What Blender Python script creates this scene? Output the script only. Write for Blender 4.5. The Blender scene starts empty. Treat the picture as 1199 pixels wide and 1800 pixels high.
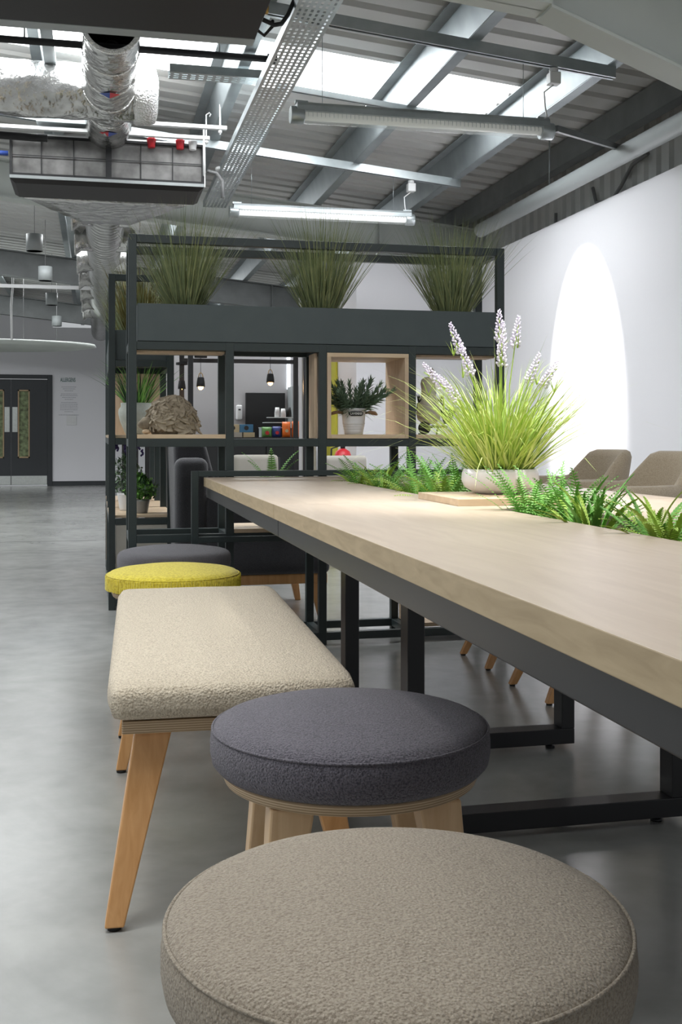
import bpy, bmesh, math, random
from math import sin, cos, pi, radians, atan2, sqrt
from mathutils import Vector, Matrix
random.seed(7)
S = bpy.context.scene
COL = S.collection
# ------------------------------------------------------------------ camera
EYE = 0.92
cam = bpy.data.cameras.new('camera'); camo = bpy.data.objects.new('camera', cam)
COL.objects.link(camo)
camo.location = (0, 0, EYE); camo.rotation_euler = (radians(90), 0, radians(-12.62))
cam.sensor_width = 36; cam.lens = 38.4; cam.shift_y = -133/1800; cam.clip_start = .02
cam.dof.use_dof = False
S.camera = camo
# ------------------------------------------------------------------ view, world, lights
S.view_settings.view_transform = 'Standard'; S.view_settings.look = 'None'
S.view_settings.gamma = 1; S.view_settings.use_curve_mapping = False
S.view_settings.exposure = 0.50
W = bpy.data.worlds.new('sky'); S.world = W; W.use_nodes = True
W.node_tree.nodes['Background'].inputs[0].default_value = (.93, .97, 1, 1)
W.node_tree.nodes['Background'].inputs[1].default_value = .34

def area(name, loc, rot, sx, sy, power, color=(1, 1, 1), spread=180):
    l = bpy.data.lights.new(name, 'AREA'); l.shape = 'RECTANGLE'; l.size = sx; l.size_y = sy
    l.energy = power; l.color = color; l.spread = radians(spread)
    o = bpy.data.objects.new(name, l); COL.objects.link(o); o.location = loc; o.rotation_euler = rot
    return o
def spot(name, loc, target, power, angle, blend, color=(1, 1, 1), size=.03):
    l = bpy.data.lights.new(name, 'SPOT'); l.energy = power; l.spot_size = radians(angle); l.spot_blend = blend
    l.color = color; l.shadow_soft_size = size
    o = bpy.data.objects.new(name, l); COL.objects.link(o); o.location = loc
    o.rotation_euler = (Vector(target)-Vector(loc)).to_track_quat('-Z', 'Y').to_euler()
    return o
def roof_z(x): return 3.166-.1*x
SKY = [(1.3, 2.05), (5.9, 6.65), (10.5, 11.25), (15.1, 15.85)]
TILT = math.atan(.1)
for y0, y1 in SKY:
    area('daylight_through_rooflight', (-1.8, (y0+y1)/2, roof_z(-1.8)-.012), (0, TILT, 0), 8.3, y1-y0, 90 if y0 < 3 else (235 if y0 < 7 else 165), (.95, .98, 1))
spot('wall_spot_light', (2.2, 6.38, 2.75), (3.0, 6.38, 1.50), 380, 40, .45, (1, .97, .98), .001)
spot('table_spot_light', (1.15, 2.45, 2.72), (1.10, 2.72, .75), 215, 41, 1, (1, .97, .93), .08)
spot('aisle_spot_light', (-.5, 2.2, 3.0), (.15, 2.7, .4), 45, 75, 1, (1, .95, .86), .12)

# ------------------------------------------------------------------ materials
def mat(name, col, rough=.5, metal=0, noise=None, bump=None, spec=.5, emit=None, col2=None, sheen=0, coat=0, stretch=None):
    m = bpy.data.materials.new(name); m.use_nodes = True
    nt = m.node_tree; b = nt.nodes['Principled BSDF']
    b.inputs['Base Color'].default_value = (*col, 1); b.inputs['Roughness'].default_value = rough
    b.inputs['Metallic'].default_value = metal; b.inputs['Specular IOR Level'].default_value = spec
    if sheen: b.inputs['Sheen Weight'].default_value = sheen; b.inputs['Sheen Roughness'].default_value = .5
    if coat: b.inputs['Coat Weight'].default_value = coat
    tc = nt.nodes.new('ShaderNodeTexCoord'); mp = nt.nodes.new('ShaderNodeMapping')
    nt.links.new(tc.outputs['Object'], mp.inputs[0])
    if stretch: mp.inputs['Scale'].default_value = stretch
    if noise or col2:
        sc = noise or 5
        n = nt.nodes.new('ShaderNodeTexNoise'); n.inputs['Scale'].default_value = sc; n.inputs['Detail'].default_value = 5
        nt.links.new(mp.outputs[0], n.inputs['Vector'])
        r = nt.nodes.new('ShaderNodeValToRGB')
        c2 = col2 or tuple(c*.88 for c in col)
        r.color_ramp.elements[0].position = .3; r.color_ramp.elements[0].color = (*c2, 1)
        r.color_ramp.elements[1].position = .7; r.color_ramp.elements[1].color = (*col, 1)
        nt.links.new(n.outputs[0], r.inputs[0]); nt.links.new(r.outputs[0], b.inputs['Base Color'])
    if bump:
        sc, st, dist = bump
        n = nt.nodes.new('ShaderNodeTexNoise'); n.inputs['Scale'].default_value = sc; n.inputs['Detail'].default_value = 3
        nt.links.new(tc.outputs['Object'], n.inputs['Vector'])
        bp = nt.nodes.new('ShaderNodeBump'); bp.inputs['Strength'].default_value = st; bp.inputs['Distance'].default_value = dist
        nt.links.new(n.outputs[0], bp.inputs['Height']); nt.links.new(bp.outputs[0], b.inputs['Normal'])
    if emit:
        b.inputs['Emission Color'].default_value = (*emit[0], 1); b.inputs['Emission Strength'].default_value = emit[1]
    return m

def fabric(name, col, col2, scale, strength, speck=.5):
    m = bpy.data.materials.new(name); m.use_nodes = True
    nt = m.node_tree; b = nt.nodes['Principled BSDF']; b.inputs['Roughness'].default_value = .95
    b.inputs['Specular IOR Level'].default_value = .15
    b.inputs['Sheen Weight'].default_value = .25; b.inputs['Sheen Roughness'].default_value = .6
    tc = nt.nodes.new('ShaderNodeTexCoord')
    n = nt.nodes.new('ShaderNodeTexNoise'); n.inputs['Scale'].default_value = scale; n.inputs['Detail'].default_value = 4
    n.inputs['Roughness'].default_value = .75
    v = nt.nodes.new('ShaderNodeTexVoronoi'); v.inputs['Scale'].default_value = scale*.95; v.feature = 'SMOOTH_F1'; v.inputs['Smoothness'].default_value = .6
    nt.links.new(tc.outputs['Object'], n.inputs['Vector']); nt.links.new(tc.outputs['Object'], v.inputs['Vector'])
    r = nt.nodes.new('ShaderNodeValToRGB')
    r.color_ramp.elements[0].position = .40; r.color_ramp.elements[0].color = (*col2, 1)
    r.color_ramp.elements[1].position = .54; r.color_ramp.elements[1].color = (*col, 1)
    nt.links.new(n.outputs[0], r.inputs[0]); nt.links.new(r.outputs[0], b.inputs['Base Color'])
    ma = nt.nodes.new('ShaderNodeMath'); ma.operation = 'MULTIPLY_ADD'; ma.inputs[1].default_value = -1.0
    nt.links.new(v.outputs['Distance'], ma.inputs[0]); nt.links.new(n.outputs[0], ma.inputs[2])
    bp = nt.nodes.new('ShaderNodeBump'); bp.inputs['Strength'].default_value = strength; bp.inputs['Distance'].default_value = .004
    nt.links.new(ma.outputs[0], bp.inputs['Height']); nt.links.new(bp.outputs[0], b.inputs['Normal'])
    return m

def wood(name, c1, c2, rough=.45, scale=(1, 14, 14), ns=4):
    m = bpy.data.materials.new(name); m.use_nodes = True
    nt = m.node_tree; b = nt.nodes['Principled BSDF']; b.inputs['Roughness'].default_value = rough
    tc = nt.nodes.new('ShaderNodeTexCoord'); mp = nt.nodes.new('ShaderNodeMapping'); mp.inputs['Scale'].default_value = scale
    n = nt.nodes.new('ShaderNodeTexNoise'); n.inputs['Scale'].default_value = ns; n.inputs['Detail'].default_value = 8
    n.inputs['Distortion'].default_value = 1.2
    nt.links.new(tc.outputs['Object'], mp.inputs[0]); nt.links.new(mp.outputs[0], n.inputs['Vector'])
    r = nt.nodes.new('ShaderNodeValToRGB')
    r.color_ramp.elements[0].position = .3; r.color_ramp.elements[0].color = (*c2, 1)
    r.color_ramp.elements[1].position = .68; r.color_ramp.elements[1].color = (*c1, 1)
    nt.links.new(n.outputs[0], r.inputs[0]); nt.links.new(r.outputs[0], b.inputs['Base Color'])
    bp = nt.nodes.new('ShaderNodeBump'); bp.inputs['Strength'].default_value = .08; bp.inputs['Distance'].default_value = .002
    nt.links.new(n.outputs[0], bp.inputs['Height']); nt.links.new(bp.outputs[0], b.inputs['Normal'])
    return m

M = {}
M['frame'] = mat('dark green grey powder coat', (.026, .038, .038), .42, noise=30, bump=(400, .1, .0005))
M['planter'] = mat('slate grey planter laminate', (.064, .082, .085), .5, noise=12, col2=(.056, .073, .076))
M['black'] = mat('black powder coated steel', (.012, .012, .014), .38)
M['blackmatt'] = mat('matt black', (.010, .010, .011), .7)
M['table'] = wood('pale oak laminate', (.52, .425, .33), (.445, .355, .27), .42, (7, .9, 7), 3)
M['edge'] = wood('shaded pale oak edge', (.46, .36, .225), (.36, .275, .165), .55, (14, 2.5, 14), 3)  # darker olive tone puts the weaker light on the slab sides into colour
M['oak'] = wood('pale oak board', (.70, .55, .38), (.58, .43, .28), .5, (1.2, 9, 9), 3)
M['oakv'] = wood('pale oak upright board', (.62, .47, .33), (.50, .37, .25), .5, (9, 9, 1.2), 3)
M['leg'] = wood('oiled beech leg', (.66, .36, .15), (.55, .28, .10), .42, (10, 10, .8), 4)
M['legpale'] = wood('pale beech leg', (.70, .50, .30), (.60, .40, .22), .45, (10, 10, .8), 4)
# plywood edge: thin layers in height
def ply():
    m = bpy.data.materials.new('birch plywood edge'); m.use_nodes = True
    nt = m.node_tree; b = nt.nodes['Principled BSDF']; b.inputs['Roughness'].default_value = .6
    tc = nt.nodes.new('ShaderNodeTexCoord'); w = nt.nodes.new('ShaderNodeTexWave'); w.bands_direction = 'Z'
    w.inputs['Scale'].default_value = 70; w.inputs['Distortion'].default_value = .6
    r = nt.nodes.new('ShaderNodeValToRGB')
    r.color_ramp.elements[0].color = (.30, .20, .11, 1); r.color_ramp.elements[1].color = (.62, .48, .32, 1)
    nt.links.new(tc.outputs['Object'], w.inputs['Vector']); nt.links.new(w.outputs[0], r.inputs[0])
    nt.links.new(r.outputs[0], b.inputs['Base Color']); return m
M['ply'] = ply()
M['boucle'] = fabric('cream boucle', (.72, .63, .49), (.46, .38, .275), 250, .8)
M['wool_beige'] = fabric('oatmeal wool felt', (.40, .34, .26), (.25, .20, .145), 330, .7)
M['wool_purple'] = fabric('charcoal plum wool felt', (.155, .142, .170), (.050, .047, .062), 330, .8)
M['wool_grey'] = fabric('dark grey wool felt', (.11, .105, .12), (.07, .068, .08), 330, .5)
M['yellow'] = fabric('yellow ribbed velvet', (.78, .66, .07), (.58, .46, .03), 120, .5)
M['chairfab'] = fabric('taupe upholstery', (.44, .36, .26), (.34, .27, .19), 260, .3)
M['sofafab'] = fabric('charcoal upholstery', (.042, .042, .047), (.030, .030, .035), 240, .3)
M['seam'] = mat('stitched seam', (.30, .26, .20), .9)
M['rubber'] = mat('black rubber', (.01, .01, .01), .7)
M['white'] = mat('white wall paint', (.80, .79, .82), .75, noise=.6, col2=(.77, .765, .79))
M['greywall'] = mat('pale grey wall paint', (.50, .49, .50), .8, noise=.6)
M['galv'] = mat('galvanised steel', (.50, .54, .55), .38, .75, noise=9, col2=(.38, .42, .43), bump=(20, .05, .002))
M['galvpurlin'] = mat('galvanised purlin steel', (.33, .36, .37), .45, .6, noise=7, col2=(.26, .29, .30))
M['galvdark'] = mat('weathered galvanised steel', (.19, .20, .20), .45, .25, noise=7, col2=(.15, .158, .158))
M['sheet'] = mat('liner sheet light grey', (.56, .555, .54), .5, .1, noise=3, col2=(.51, .505, .49))
M['cladding'] = mat('wall cladding grey', (.62, .62, .60), .6, 0, noise=3)
M['beampaint'] = mat('off white painted steel', (.50, .53, .50), .5, noise=2)
M['pipe'] = mat('grey plastic downpipe', (.40, .43, .43), .45)
M['castwhite'] = mat('white glazed pot', (.80, .78, .80), .3, coat=.3)
M['foil'] = mat('foil duct wrap', (.66, .655, .64), .24, .93, noise=14, col2=(.42, .42, .41), bump=(13, .8, .022))
M['spiral'] = mat('spiral duct foil', (.50, .50, .49), .28, .9, noise=10, col2=(.34, .34, .335))
M['foiledge'] = mat('crumpled foil tape', (.80, .79, .77), .22, .95, bump=(90, 1, .01))
M['unitgrey'] = mat('grey coated steel casing', (.30, .32, .32), .45)
M['unitblack'] = mat('black insulated casing', (.013, .011, .011), .6)
M['filter'] = mat('grey filter mesh', (.20, .195, .19), .75, noise=9, col2=(.07, .068, .065))
M['red'] = mat('red plastic', (.55, .02, .03), .4)
M['blue'] = mat('blue print', (.03, .07, .30), .5)
M['grass'] = mat('sage artificial grass', (.24, .28, .13), .6, noise=18, col2=(.12, .16, .075))
M['grass2'] = mat('straw green artificial grass', (.33, .35, .16), .6, noise=18, col2=(.17, .20, .08))
M['rust'] = mat('olive rust artificial grass', (.17, .14, .022), .6, noise=14, col2=(.08, .075, .012))
M['lime'] = mat('lime green blade', (.42, .56, .10), .45, noise=12, col2=(.24, .38, .05))
M['limepale'] = mat('pale lime blade', (.60, .70, .25), .45, noise=12, col2=(.40, .52, .12))
M['fern'] = mat('bright fern green', (.24, .50, .10), .5, noise=14, col2=(.12, .34, .05))
M['fernlime'] = mat('lime fern green', (.46, .60, .10), .5, noise=14, col2=(.27, .44, .05))
M['dkgreen'] = mat('dark green leaf', (.05, .11, .04), .55, noise=16, col2=(.025, .065, .022))
M['leafgrey'] = mat('grey green lavender leaf', (.24, .34, .22), .6, noise=16, col2=(.11, .18, .11))
M['flower'] = mat('pale lilac flower', (.80, .74, .86), .6, noise=60, col2=(.62, .54, .74))
M['purple'] = mat('dark violet flower', (.06, .04, .16), .7)
M['soil'] = mat('dark soil', (.03, .022, .015), .95, bump=(80, 1, .01))
M['stonepot'] = mat('rough whitewashed pot', (.46, .48, .43), .85, noise=14, col2=(.33, .35, .31), bump=(25, .6, .01))
M['zinc'] = mat('ribbed zinc pot', (.36, .36, .35), .45, .6, noise=20)
M['bark'] = mat('bark chip', (.40, .34, .25), .85, noise=25, col2=(.20, .16, .11), bump=(60, .8, .004))
M['enamel'] = mat('white enamel bucket', (.74, .74, .74), .35)
M['rope'] = mat('jute rope', (.33, .21, .12), .9, bump=(140, 1, .004))
M['labelblack'] = mat('black label', (.015, .015, .016), .5)
M['print'] = mat('white lettering', (.75, .75, .72), .6)
M['printgrey'] = mat('grey lettering', (.30, .30, .33), .7)
M['printgreen'] = mat('dark green lettering', (.02, .11, .09), .6)
M['cream'] = mat('cream ceramic', (.58, .54, .45), .5, noise=12, col2=(.46, .42, .34))
M['iron'] = mat('black wrought iron', (.015, .014, .013), .5, .5)
M['doorpaint'] = mat('dark grey door laminate', (.022, .026, .030), .5)
M['steel'] = mat('brushed steel', (.50, .52, .50), .32, .85, noise=30)
M['beigeframe'] = mat('oak vision panel bead', (.42, .30, .17), .5)
M['leafwin'] = mat('view of greenery', (.30, .38, .20), .8, noise=14, col2=(.07, .07, .04))
M['plas'] = mat('white plastic', (.72, .72, .72), .4)
M['creampanel'] = mat('cream panel', (.42, .40, .35), .6, noise=5)
M['yellowwall'] = mat('yellow painted panel', (.62, .60, .06), .6)
M['orange'] = mat('orange foil packet', (.75, .16, .02), .35, bump=(30, .5, .01))
M['greenbag'] = mat('green foil packet', (.10, .25, .06), .35, bump=(30, .5, .01))
M['bluebag'] = mat('dark blue foil packet', (.03, .05, .20), .35, bump=(30, .5, .01))
M['bluebox'] = mat('blue carton', (.05, .18, .33), .6)
M['creambox'] = mat('cream carton', (.52, .43, .27), .6)
M['clearpl'] = mat('clear acrylic', (.55, .60, .60), .2)
M['glow'] = mat('warm lamp filament', (1, .6, .2), .4, emit=((1, .50, .12), 9))
M['tube'] = mat('lit tube diffuser', (.9, .9, .9), .3, emit=((1, 1, 1), .55))
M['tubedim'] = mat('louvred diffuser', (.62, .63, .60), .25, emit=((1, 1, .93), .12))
M['strip'] = mat('lit window strip', (.9, .95, 1), .3, emit=((.85, .95, 1), 1.3))
M['rooflight'] = mat('daylit translucent rooflight', (.9, .9, .9), .6, emit=((.96, .98, 1), 1.5))
M['brass'] = mat('brass fitting', (.45, .28, .08), .35, .9)
M['cable'] = mat('grey cable', (.20, .20, .20), .5)
M['whitecable'] = mat('white cable', (.75, .75, .75), .5)
M['joint'] = mat('floor joint', (.10, .10, .10), .8)

def clear_acrylic_tube():
    m = bpy.data.materials.new('clear tube cover'); m.use_nodes = True
    nt = m.node_tree; b = nt.nodes['Principled BSDF']
    b.inputs['Base Color'].default_value = (.9, .95, .93, 1); b.inputs['Roughness'].default_value = .12
    b.inputs['Transmission Weight'].default_value = .0; b.inputs['Alpha'].default_value = .22
    return m
M['acrylic'] = clear_acrylic_tube()

def floor_mat():
    m = bpy.data.materials.new('polished concrete'); m.use_nodes = True
    nt = m.node_tree; b = nt.nodes['Principled BSDF']
    tc = nt.nodes.new('ShaderNodeTexCoord')
    n = nt.nodes.new('ShaderNodeTexNoise'); n.inputs['Scale'].default_value = 1.6; n.inputs['Detail'].default_value = 7; n.inputs['Roughness'].default_value = .62
    n.inputs['Distortion'].default_value = .8
    n2 = nt.nodes.new('ShaderNodeTexNoise'); n2.inputs['Scale'].default_value = 9; n2.inputs['Detail'].default_value = 8
    nt.links.new(tc.outputs['Object'], n.inputs['Vector']); nt.links.new(tc.outputs['Object'], n2.inputs['Vector'])
    mx = nt.nodes.new('ShaderNodeMath'); mx.operation = 'MULTIPLY_ADD'; mx.inputs[1].default_value = .35
    nt.links.new(n2.outputs[0], mx.inputs[0])
    ms = nt.nodes.new('ShaderNodeMath'); ms.operation = 'MULTIPLY'; ms.inputs[1].default_value = .65
    nt.links.new(n.outputs[0], ms.inputs[0]); nt.links.new(ms.outputs[0], mx.inputs[2])
    r = nt.nodes.new('ShaderNodeValToRGB')
    r.color_ramp.elements[0].position = .32; r.color_ramp.elements[0].color = (.235, .24, .23, 1)
    r.color_ramp.elements[1].position = .64; r.color_ramp.elements[1].color = (.34, .345, .33, 1)
    nt.links.new(mx.outputs[0], r.inputs[0]); nt.links.new(r.outputs[0], b.inputs['Base Color'])
    r2 = nt.nodes.new('ShaderNodeMapRange'); r2.inputs['To Min'].default_value = .17; r2.inputs['To Max'].default_value = .30
    nt.links.new(mx.outputs[0], r2.inputs['Value']); nt.links.new(r2.outputs[0], b.inputs['Roughness'])
    b.inputs['Specular IOR Level'].default_value = .6
    return m
M['floor'] = floor_mat()

# ------------------------------------------------------------------ mesh helpers
def box(bm, x0, x1, y0, y1, z0, z1, mi=0):
    vs = [bm.verts.new(p) for p in ((x0,y0,z0),(x1,y0,z0),(x1,y1,z0),(x0,y1,z0),(x0,y0,z1),(x1,y0,z1),(x1,y1,z1),(x0,y1,z1))]
    for f in ((0,3,2,1),(4,5,6,7),(0,1,5,4),(1,2,6,5),(2,3,7,6),(3,0,4,7)):
        fc = bm.faces.new([vs[i] for i in f]); fc.material_index = mi
    return bm
def hexa(bm, low, high):
    vs = [bm.verts.new(p) for p in list(low)+list(high)]
    for f in ((0,3,2,1),(4,5,6,7),(0,1,5,4),(1,2,6,5),(2,3,7,6),(3,0,4,7)):
        bm.faces.new([vs[i] for i in f])
    return bm
def beam(bm, a, b, w, h=None, up=Vector((0, 0, 1))):
    a = Vector(a); b = Vector(b); h = h or w; d = (b-a).normalized()
    s = d.cross(up)
    if s.length < 1e-4: s = d.cross(Vector((0, 1, 0)))
    s.normalize(); t = s.cross(d)
    def ring(p): return [p+s*(i*w/2)+t*(j*h/2) for i, j in ((-1,-1),(1,-1),(1,1),(-1,1))]
    return hexa(bm, ring(a), ring(b))
def tube(bm, pts, r, n=8, cap=True):
    pts = [Vector(p) for p in pts]; rings = []
    rr = r if isinstance(r, (list, tuple)) else [r]*len(pts)
    prev = None
    for i, p in enumerate(pts):
        d = (pts[min(i+1, len(pts)-1)]-pts[max(i-1, 0)]).normalized()
        if prev is None:
            s = d.cross(Vector((0, 0, 1)))
            if s.length < 1e-3: s = d.cross(Vector((0, 1, 0)))
        else:
            s = prev-d*prev.dot(d)
        s.normalize(); prev = s; t = d.cross(s)
        rings.append([bm.verts.new(p+(s*cos(2*pi*k/n)+t*sin(2*pi*k/n))*rr[i]) for k in range(n)])
    for a, b in zip(rings, rings[1:]):
        for k in range(n):
            f = bm.faces.new((a[k], a[(k+1) % n], b[(k+1) % n], b[k])); f.smooth = True
    if cap:
        bm.faces.new(rings[0][::-1]); bm.faces.new(rings[-1])
    return bm
def lathe(bm, prof, n=32, c=(0, 0, 0), axis='z', wob=None, cap=True):
    rings = []
    for j, (r, z) in enumerate(prof):
        ring = []
        for k in range(n):
            a = 2*pi*k/n; rr = max(r, 1e-4)
            if wob: rr *= 1+wob(a, z)
            if axis == 'z': p = (c[0]+rr*cos(a), c[1]+rr*sin(a), c[2]+z)
            elif axis == 'y': p = (c[0]+rr*cos(a), c[1]+z, c[2]-rr*sin(a))
            else: p = (c[0]+z, c[1]+rr*cos(a), c[2]+rr*sin(a))
            ring.append(bm.verts.new(p))
        rings.append(ring)
    for a, b in zip(rings, rings[1:]):
        for k in range(n):
            f = bm.faces.new((a[k], a[(k+1) % n], b[(k+1) % n], b[k])); f.smooth = True
    if cap: bm.faces.new(rings[0][::-1]); bm.faces.new(rings[-1])
    return bm
def prism(bm, poly, y0, y1, plane='xz'):
    def P(u, v, w):
        return (u, w, v) if plane == 'xz' else ((w, u, v) if plane == 'yz' else (u, v, w))
    a = [bm.verts.new(P(u, v, y0)) for u, v in poly]; b = [bm.verts.new(P(u, v, y1)) for u, v in poly]
    n = len(poly)
    for k in range(n): bm.faces.new((a[k], a[(k+1) % n], b[(k+1) % n], b[k]))
    bm.faces.new(a[::-1]); bm.faces.new(b)
    return bm
def NB(): return bmesh.new()
def obj(name, bm, m, parent=None, bevel=0, smooth=False, recalc=True, seg=2):
    if recalc: bmesh.ops.recalc_face_normals(bm, faces=bm.faces)
    me = bpy.data.meshes.new(name); bm.to_mesh(me); bm.free()
    for x in (m if isinstance(m, (list, tuple)) else [m]): me.materials.append(x)
    if smooth:
        for p in me.polygons: p.use_smooth = True
    o = bpy.data.objects.new(name, me); COL.objects.link(o)
    if parent: o.parent = parent
    if bevel:
        b = o.modifiers.new('bevel', 'BEVEL'); b.width = bevel; b.segments = seg; b.limit_method = 'ANGLE'; b.angle_limit = radians(50)
        if seg > 2:
            for p in me.polygons: p.use_smooth = True
    return o
def inst(name, src, parent, loc=(0, 0, 0), rot=(0, 0, 0), sc=(1, 1, 1)):
    o = bpy.data.objects.new(name, src if isinstance(src, bpy.types.Mesh) else src.data); COL.objects.link(o); o.parent = parent
    o.location = loc; o.rotation_euler = rot; o.scale = sc if isinstance(sc, tuple) else (sc, sc, sc)
    return o
def tag(o, label=None, cat=None, group=None, kind=None):
    if label: o['label'] = label
    if cat: o['category'] = cat
    if group: o['group'] = group
    if kind: o['kind'] = kind
    return o
def thing(name, label, cat, loc=(0, 0, 0), rz=0, group=None):
    o = bpy.data.objects.new(name, None); COL.objects.link(o); o.location = loc; o.rotation_euler = (0, 0, rz)
    o.empty_display_size = .05
    return tag(o, label, cat, group)
def struct(name, bm, m, parent=None, **k):
    o = obj(name, bm, m, parent, **k)
    if not parent: o['kind'] = 'structure'
    return o
KIDS = {}
def copy_tree(o, label=None, parent=None, loc=None, rz=None):
    c = o.copy(); COL.objects.link(c); c.parent = parent
    if loc is not None: c.location = loc
    if rz is not None: c.rotation_euler = (0, 0, rz)
    if label: c['label'] = label
    for ch in o.children: copy_tree(ch, None, c)
    return c
def text_mesh(name, s, size, m, parent, loc, rot, depth=.0006, stretch=1.0, bold=0):
    cu = bpy.data.curves.new(name, 'FONT'); cu.body = s; cu.size = size; cu.extrude = depth; cu.align_x = 'CENTER'; cu.align_y = 'CENTER'
    cu.offset = bold; cu.resolution_u = 3
    t = bpy.data.objects.new('t', cu); COL.objects.link(t)
    bpy.context.view_layer.update()
    me = bpy.data.meshes.new_from_object(t.evaluated_get(bpy.context.evaluated_depsgraph_get()))
    COL.objects.unlink(t); bpy.data.objects.remove(t)
    me.materials.clear(); me.materials.append(m)
    o = bpy.data.objects.new(name, me); COL.objects.link(o); o.parent = parent
    o.location = loc; o.rotation_euler = rot; o.scale = (stretch, 1, 1)
    return o

# ================================================================== STRUCTURE
bm = NB(); box(bm, -6.5, 3.4, -2.0, 21.3, -.1, 0); struct('floor', bm, M['floor'])
bm = NB(); box(bm, -6.5, .0, 9.90, 9.91, 0, .0015); struct('trim_1', bm, M['joint'])
bm = NB(); box(bm, -6.5, 3.0, 18.05, 18.06, 0, .0015); struct('trim_2', bm, M['joint'])

# ribbed roof: ribs run down the slope, one sheet between rooflights
def corrugated(bm, y0, y1, x0, x1, zf, pitch=.2, depth=.035):
    prof = []; y = y0
    while y < y1-1e-6:
        for dy, dz in ((0, 0), (.125, 0), (.143, depth), (.182, depth)):
            if y+dy <= y1: prof.append((y+dy, dz))
        y += pitch
    prof.append((y1, 0))
    A = [bm.verts.new((x0, yy, zf(x0)+dz)) for yy, dz in prof]; B = [bm.verts.new((x1, yy, zf(x1)+dz)) for yy, dz in prof]
    for i in range(len(prof)-1): bm.faces.new((A[i], A[i+1], B[i+1], B[i]))
ceil_bm = NB()
y = -2.0
for y0, y1 in SKY+[(21.3, 21.3)]:
    corrugated(ceil_bm, y, y0, -6.5, 3.3, roof_z); 
    if y1 > y0: corrugated(ceil_bm, y0, y1, 2.38, 3.3, roof_z)
    y = y1
ceiling = struct('ceiling', ceil_bm, M['sheet'], recalc=False)
for i, (y0, y1) in enumerate(SKY):      # translucent daylit rooflight sheets
    b = NB(); corrugated(b, y0, y1, -6.5, 2.38, roof_z); w_ = struct('window_%d' % (i+1), b, M['rooflight'], recalc=False)
def purlin(xr, y0=-2, y1=21.2, zb=None):
    # C section: lip, flange, web, flange
    b = NB(); zt = roof_z(xr)-.006; zb = zb or roof_z(xr)-.17
    poly = [(xr-.065, zt), (xr-.065, zt-.003), (xr-.0635, zt-.003)]
    b2 = NB()
    box(b2, xr-.066, xr-.062, y0, y1, zb+.01, zt); box(b2, xr-.066, xr, y0, y1, zb, zb+.004)
    box(b2, xr-.066, xr, y0, y1, zt-.004, zt); box(b2, xr-.003, xr, y0, y1, zb, zb+.018)
    b.free()
    return obj('purlin', b2, M['galvdark'], ceiling)
def zpurlin(xr, y0=-2, y1=21.2):
    # sloping-web zed so the underside catches the daylight
    zt = roof_z(xr)-.004; zb = zt-.165; b = NB()
    L = [(xr-.075, zt), (xr-.012, zb+.004), (xr-.075-.0, zt-.03)]
    t = .004
    hexa(b, [(xr-.072, y0, zt), (xr-.066, y0, zt), (xr-.030, y0, zb), (xr-.036, y0, zb)], [(xr-.072, y1, zt), (xr-.066, y1, zt), (xr-.030, y1, zb), (xr-.036, y1, zb)])
    box(b, xr-.034, xr+.028, y0, y1, zb-t, zb)
    box(b, xr+.025, xr+.028, y0, y1, zb-.0, zb+.018)
    box(b, xr-.13, xr-.068, y0, y1, zt-t, zt)
    return obj('purlin', b, M['galvpurlin'], ceiling)
for xr in (2.49, 1.77, .78, -.25, -1.3, -2.35, -3.4, -4.5): zpurlin(xr)
# eaves beam
b = NB(); box(b, 2.98, 3.06, -2, 21, 2.70, 2.856)
struct('trim_3', b, M['galvdark'])
# portal rafters following the slope
def rafter(y, x1=2.1, paint=M['galvdark'], hz=.30, haunch=True):
    b = NB()
    def pt(x, dz): return (x, roof_z(x)-.175-dz)
    for (d0, d1, w) in ((0, .012, .15), (hz-.012, hz, .15), (0, hz, .010)):
        hexa(b, [(-6.4, y-w/2, roof_z(-6.4)-.175-d1), (x1, y-w/2, roof_z(x1)-.175-d1), (x1, y+w/2, roof_z(x1)-.175-d1), (-6.4, y+w/2, roof_z(-6.4)-.175-d1)],
             [(-6.4, y-w/2, roof_z(-6.4)-.175-d0), (x1, y-w/2, roof_z(x1)-.175-d0), (x1, y+w/2, roof_z(x1)-.175-d0), (-6.4, y+w/2, roof_z(-6.4)-.175-d0)])
    x2 = 3.2
    za, zb_ = roof_z(x1)-.175, roof_z(x2)-.175
    la, lb = za-hz, za-hz-.36*(x2-x1)
    hexa(b, [(x1, y-.005, la), (x2, y-.005, lb), (x2, y+.005, lb), (x1, y+.005, la)], [(x1, y-.005, za), (x2, y-.005, zb_), (x2, y+.005, zb_), (x1, y+.005, za)])
    hexa(b, [(x1, y-.075, la-.012), (x2, y-.075, lb-.012), (x2, y+.075, lb-.012), (x1, y+.075, la-.012)], [(x1, y-.075, la), (x2, y-.075, lb), (x2, y+.075, lb), (x1, y+.075, la)])
    hexa(b, [(x1, y-.075, za-.012), (x2, y-.075, zb_-.012), (x2, y+.075, zb_-.012), (x1, y+.075, za-.012)], [(x1, y-.075, za), (x2, y-.075, zb_), (x2, y+.075, zb_), (x1, y+.075, za)])
    box(b, x1-.006, x1+.006, y-.07, y+.07, la, za)
    return obj('rafter', b, paint, ceiling)
rafter(3.86, 1.65, M['beampaint']); rafter(8.85, 2.3, M['beampaint']); rafter(13.3); rafter(17.9)

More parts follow.
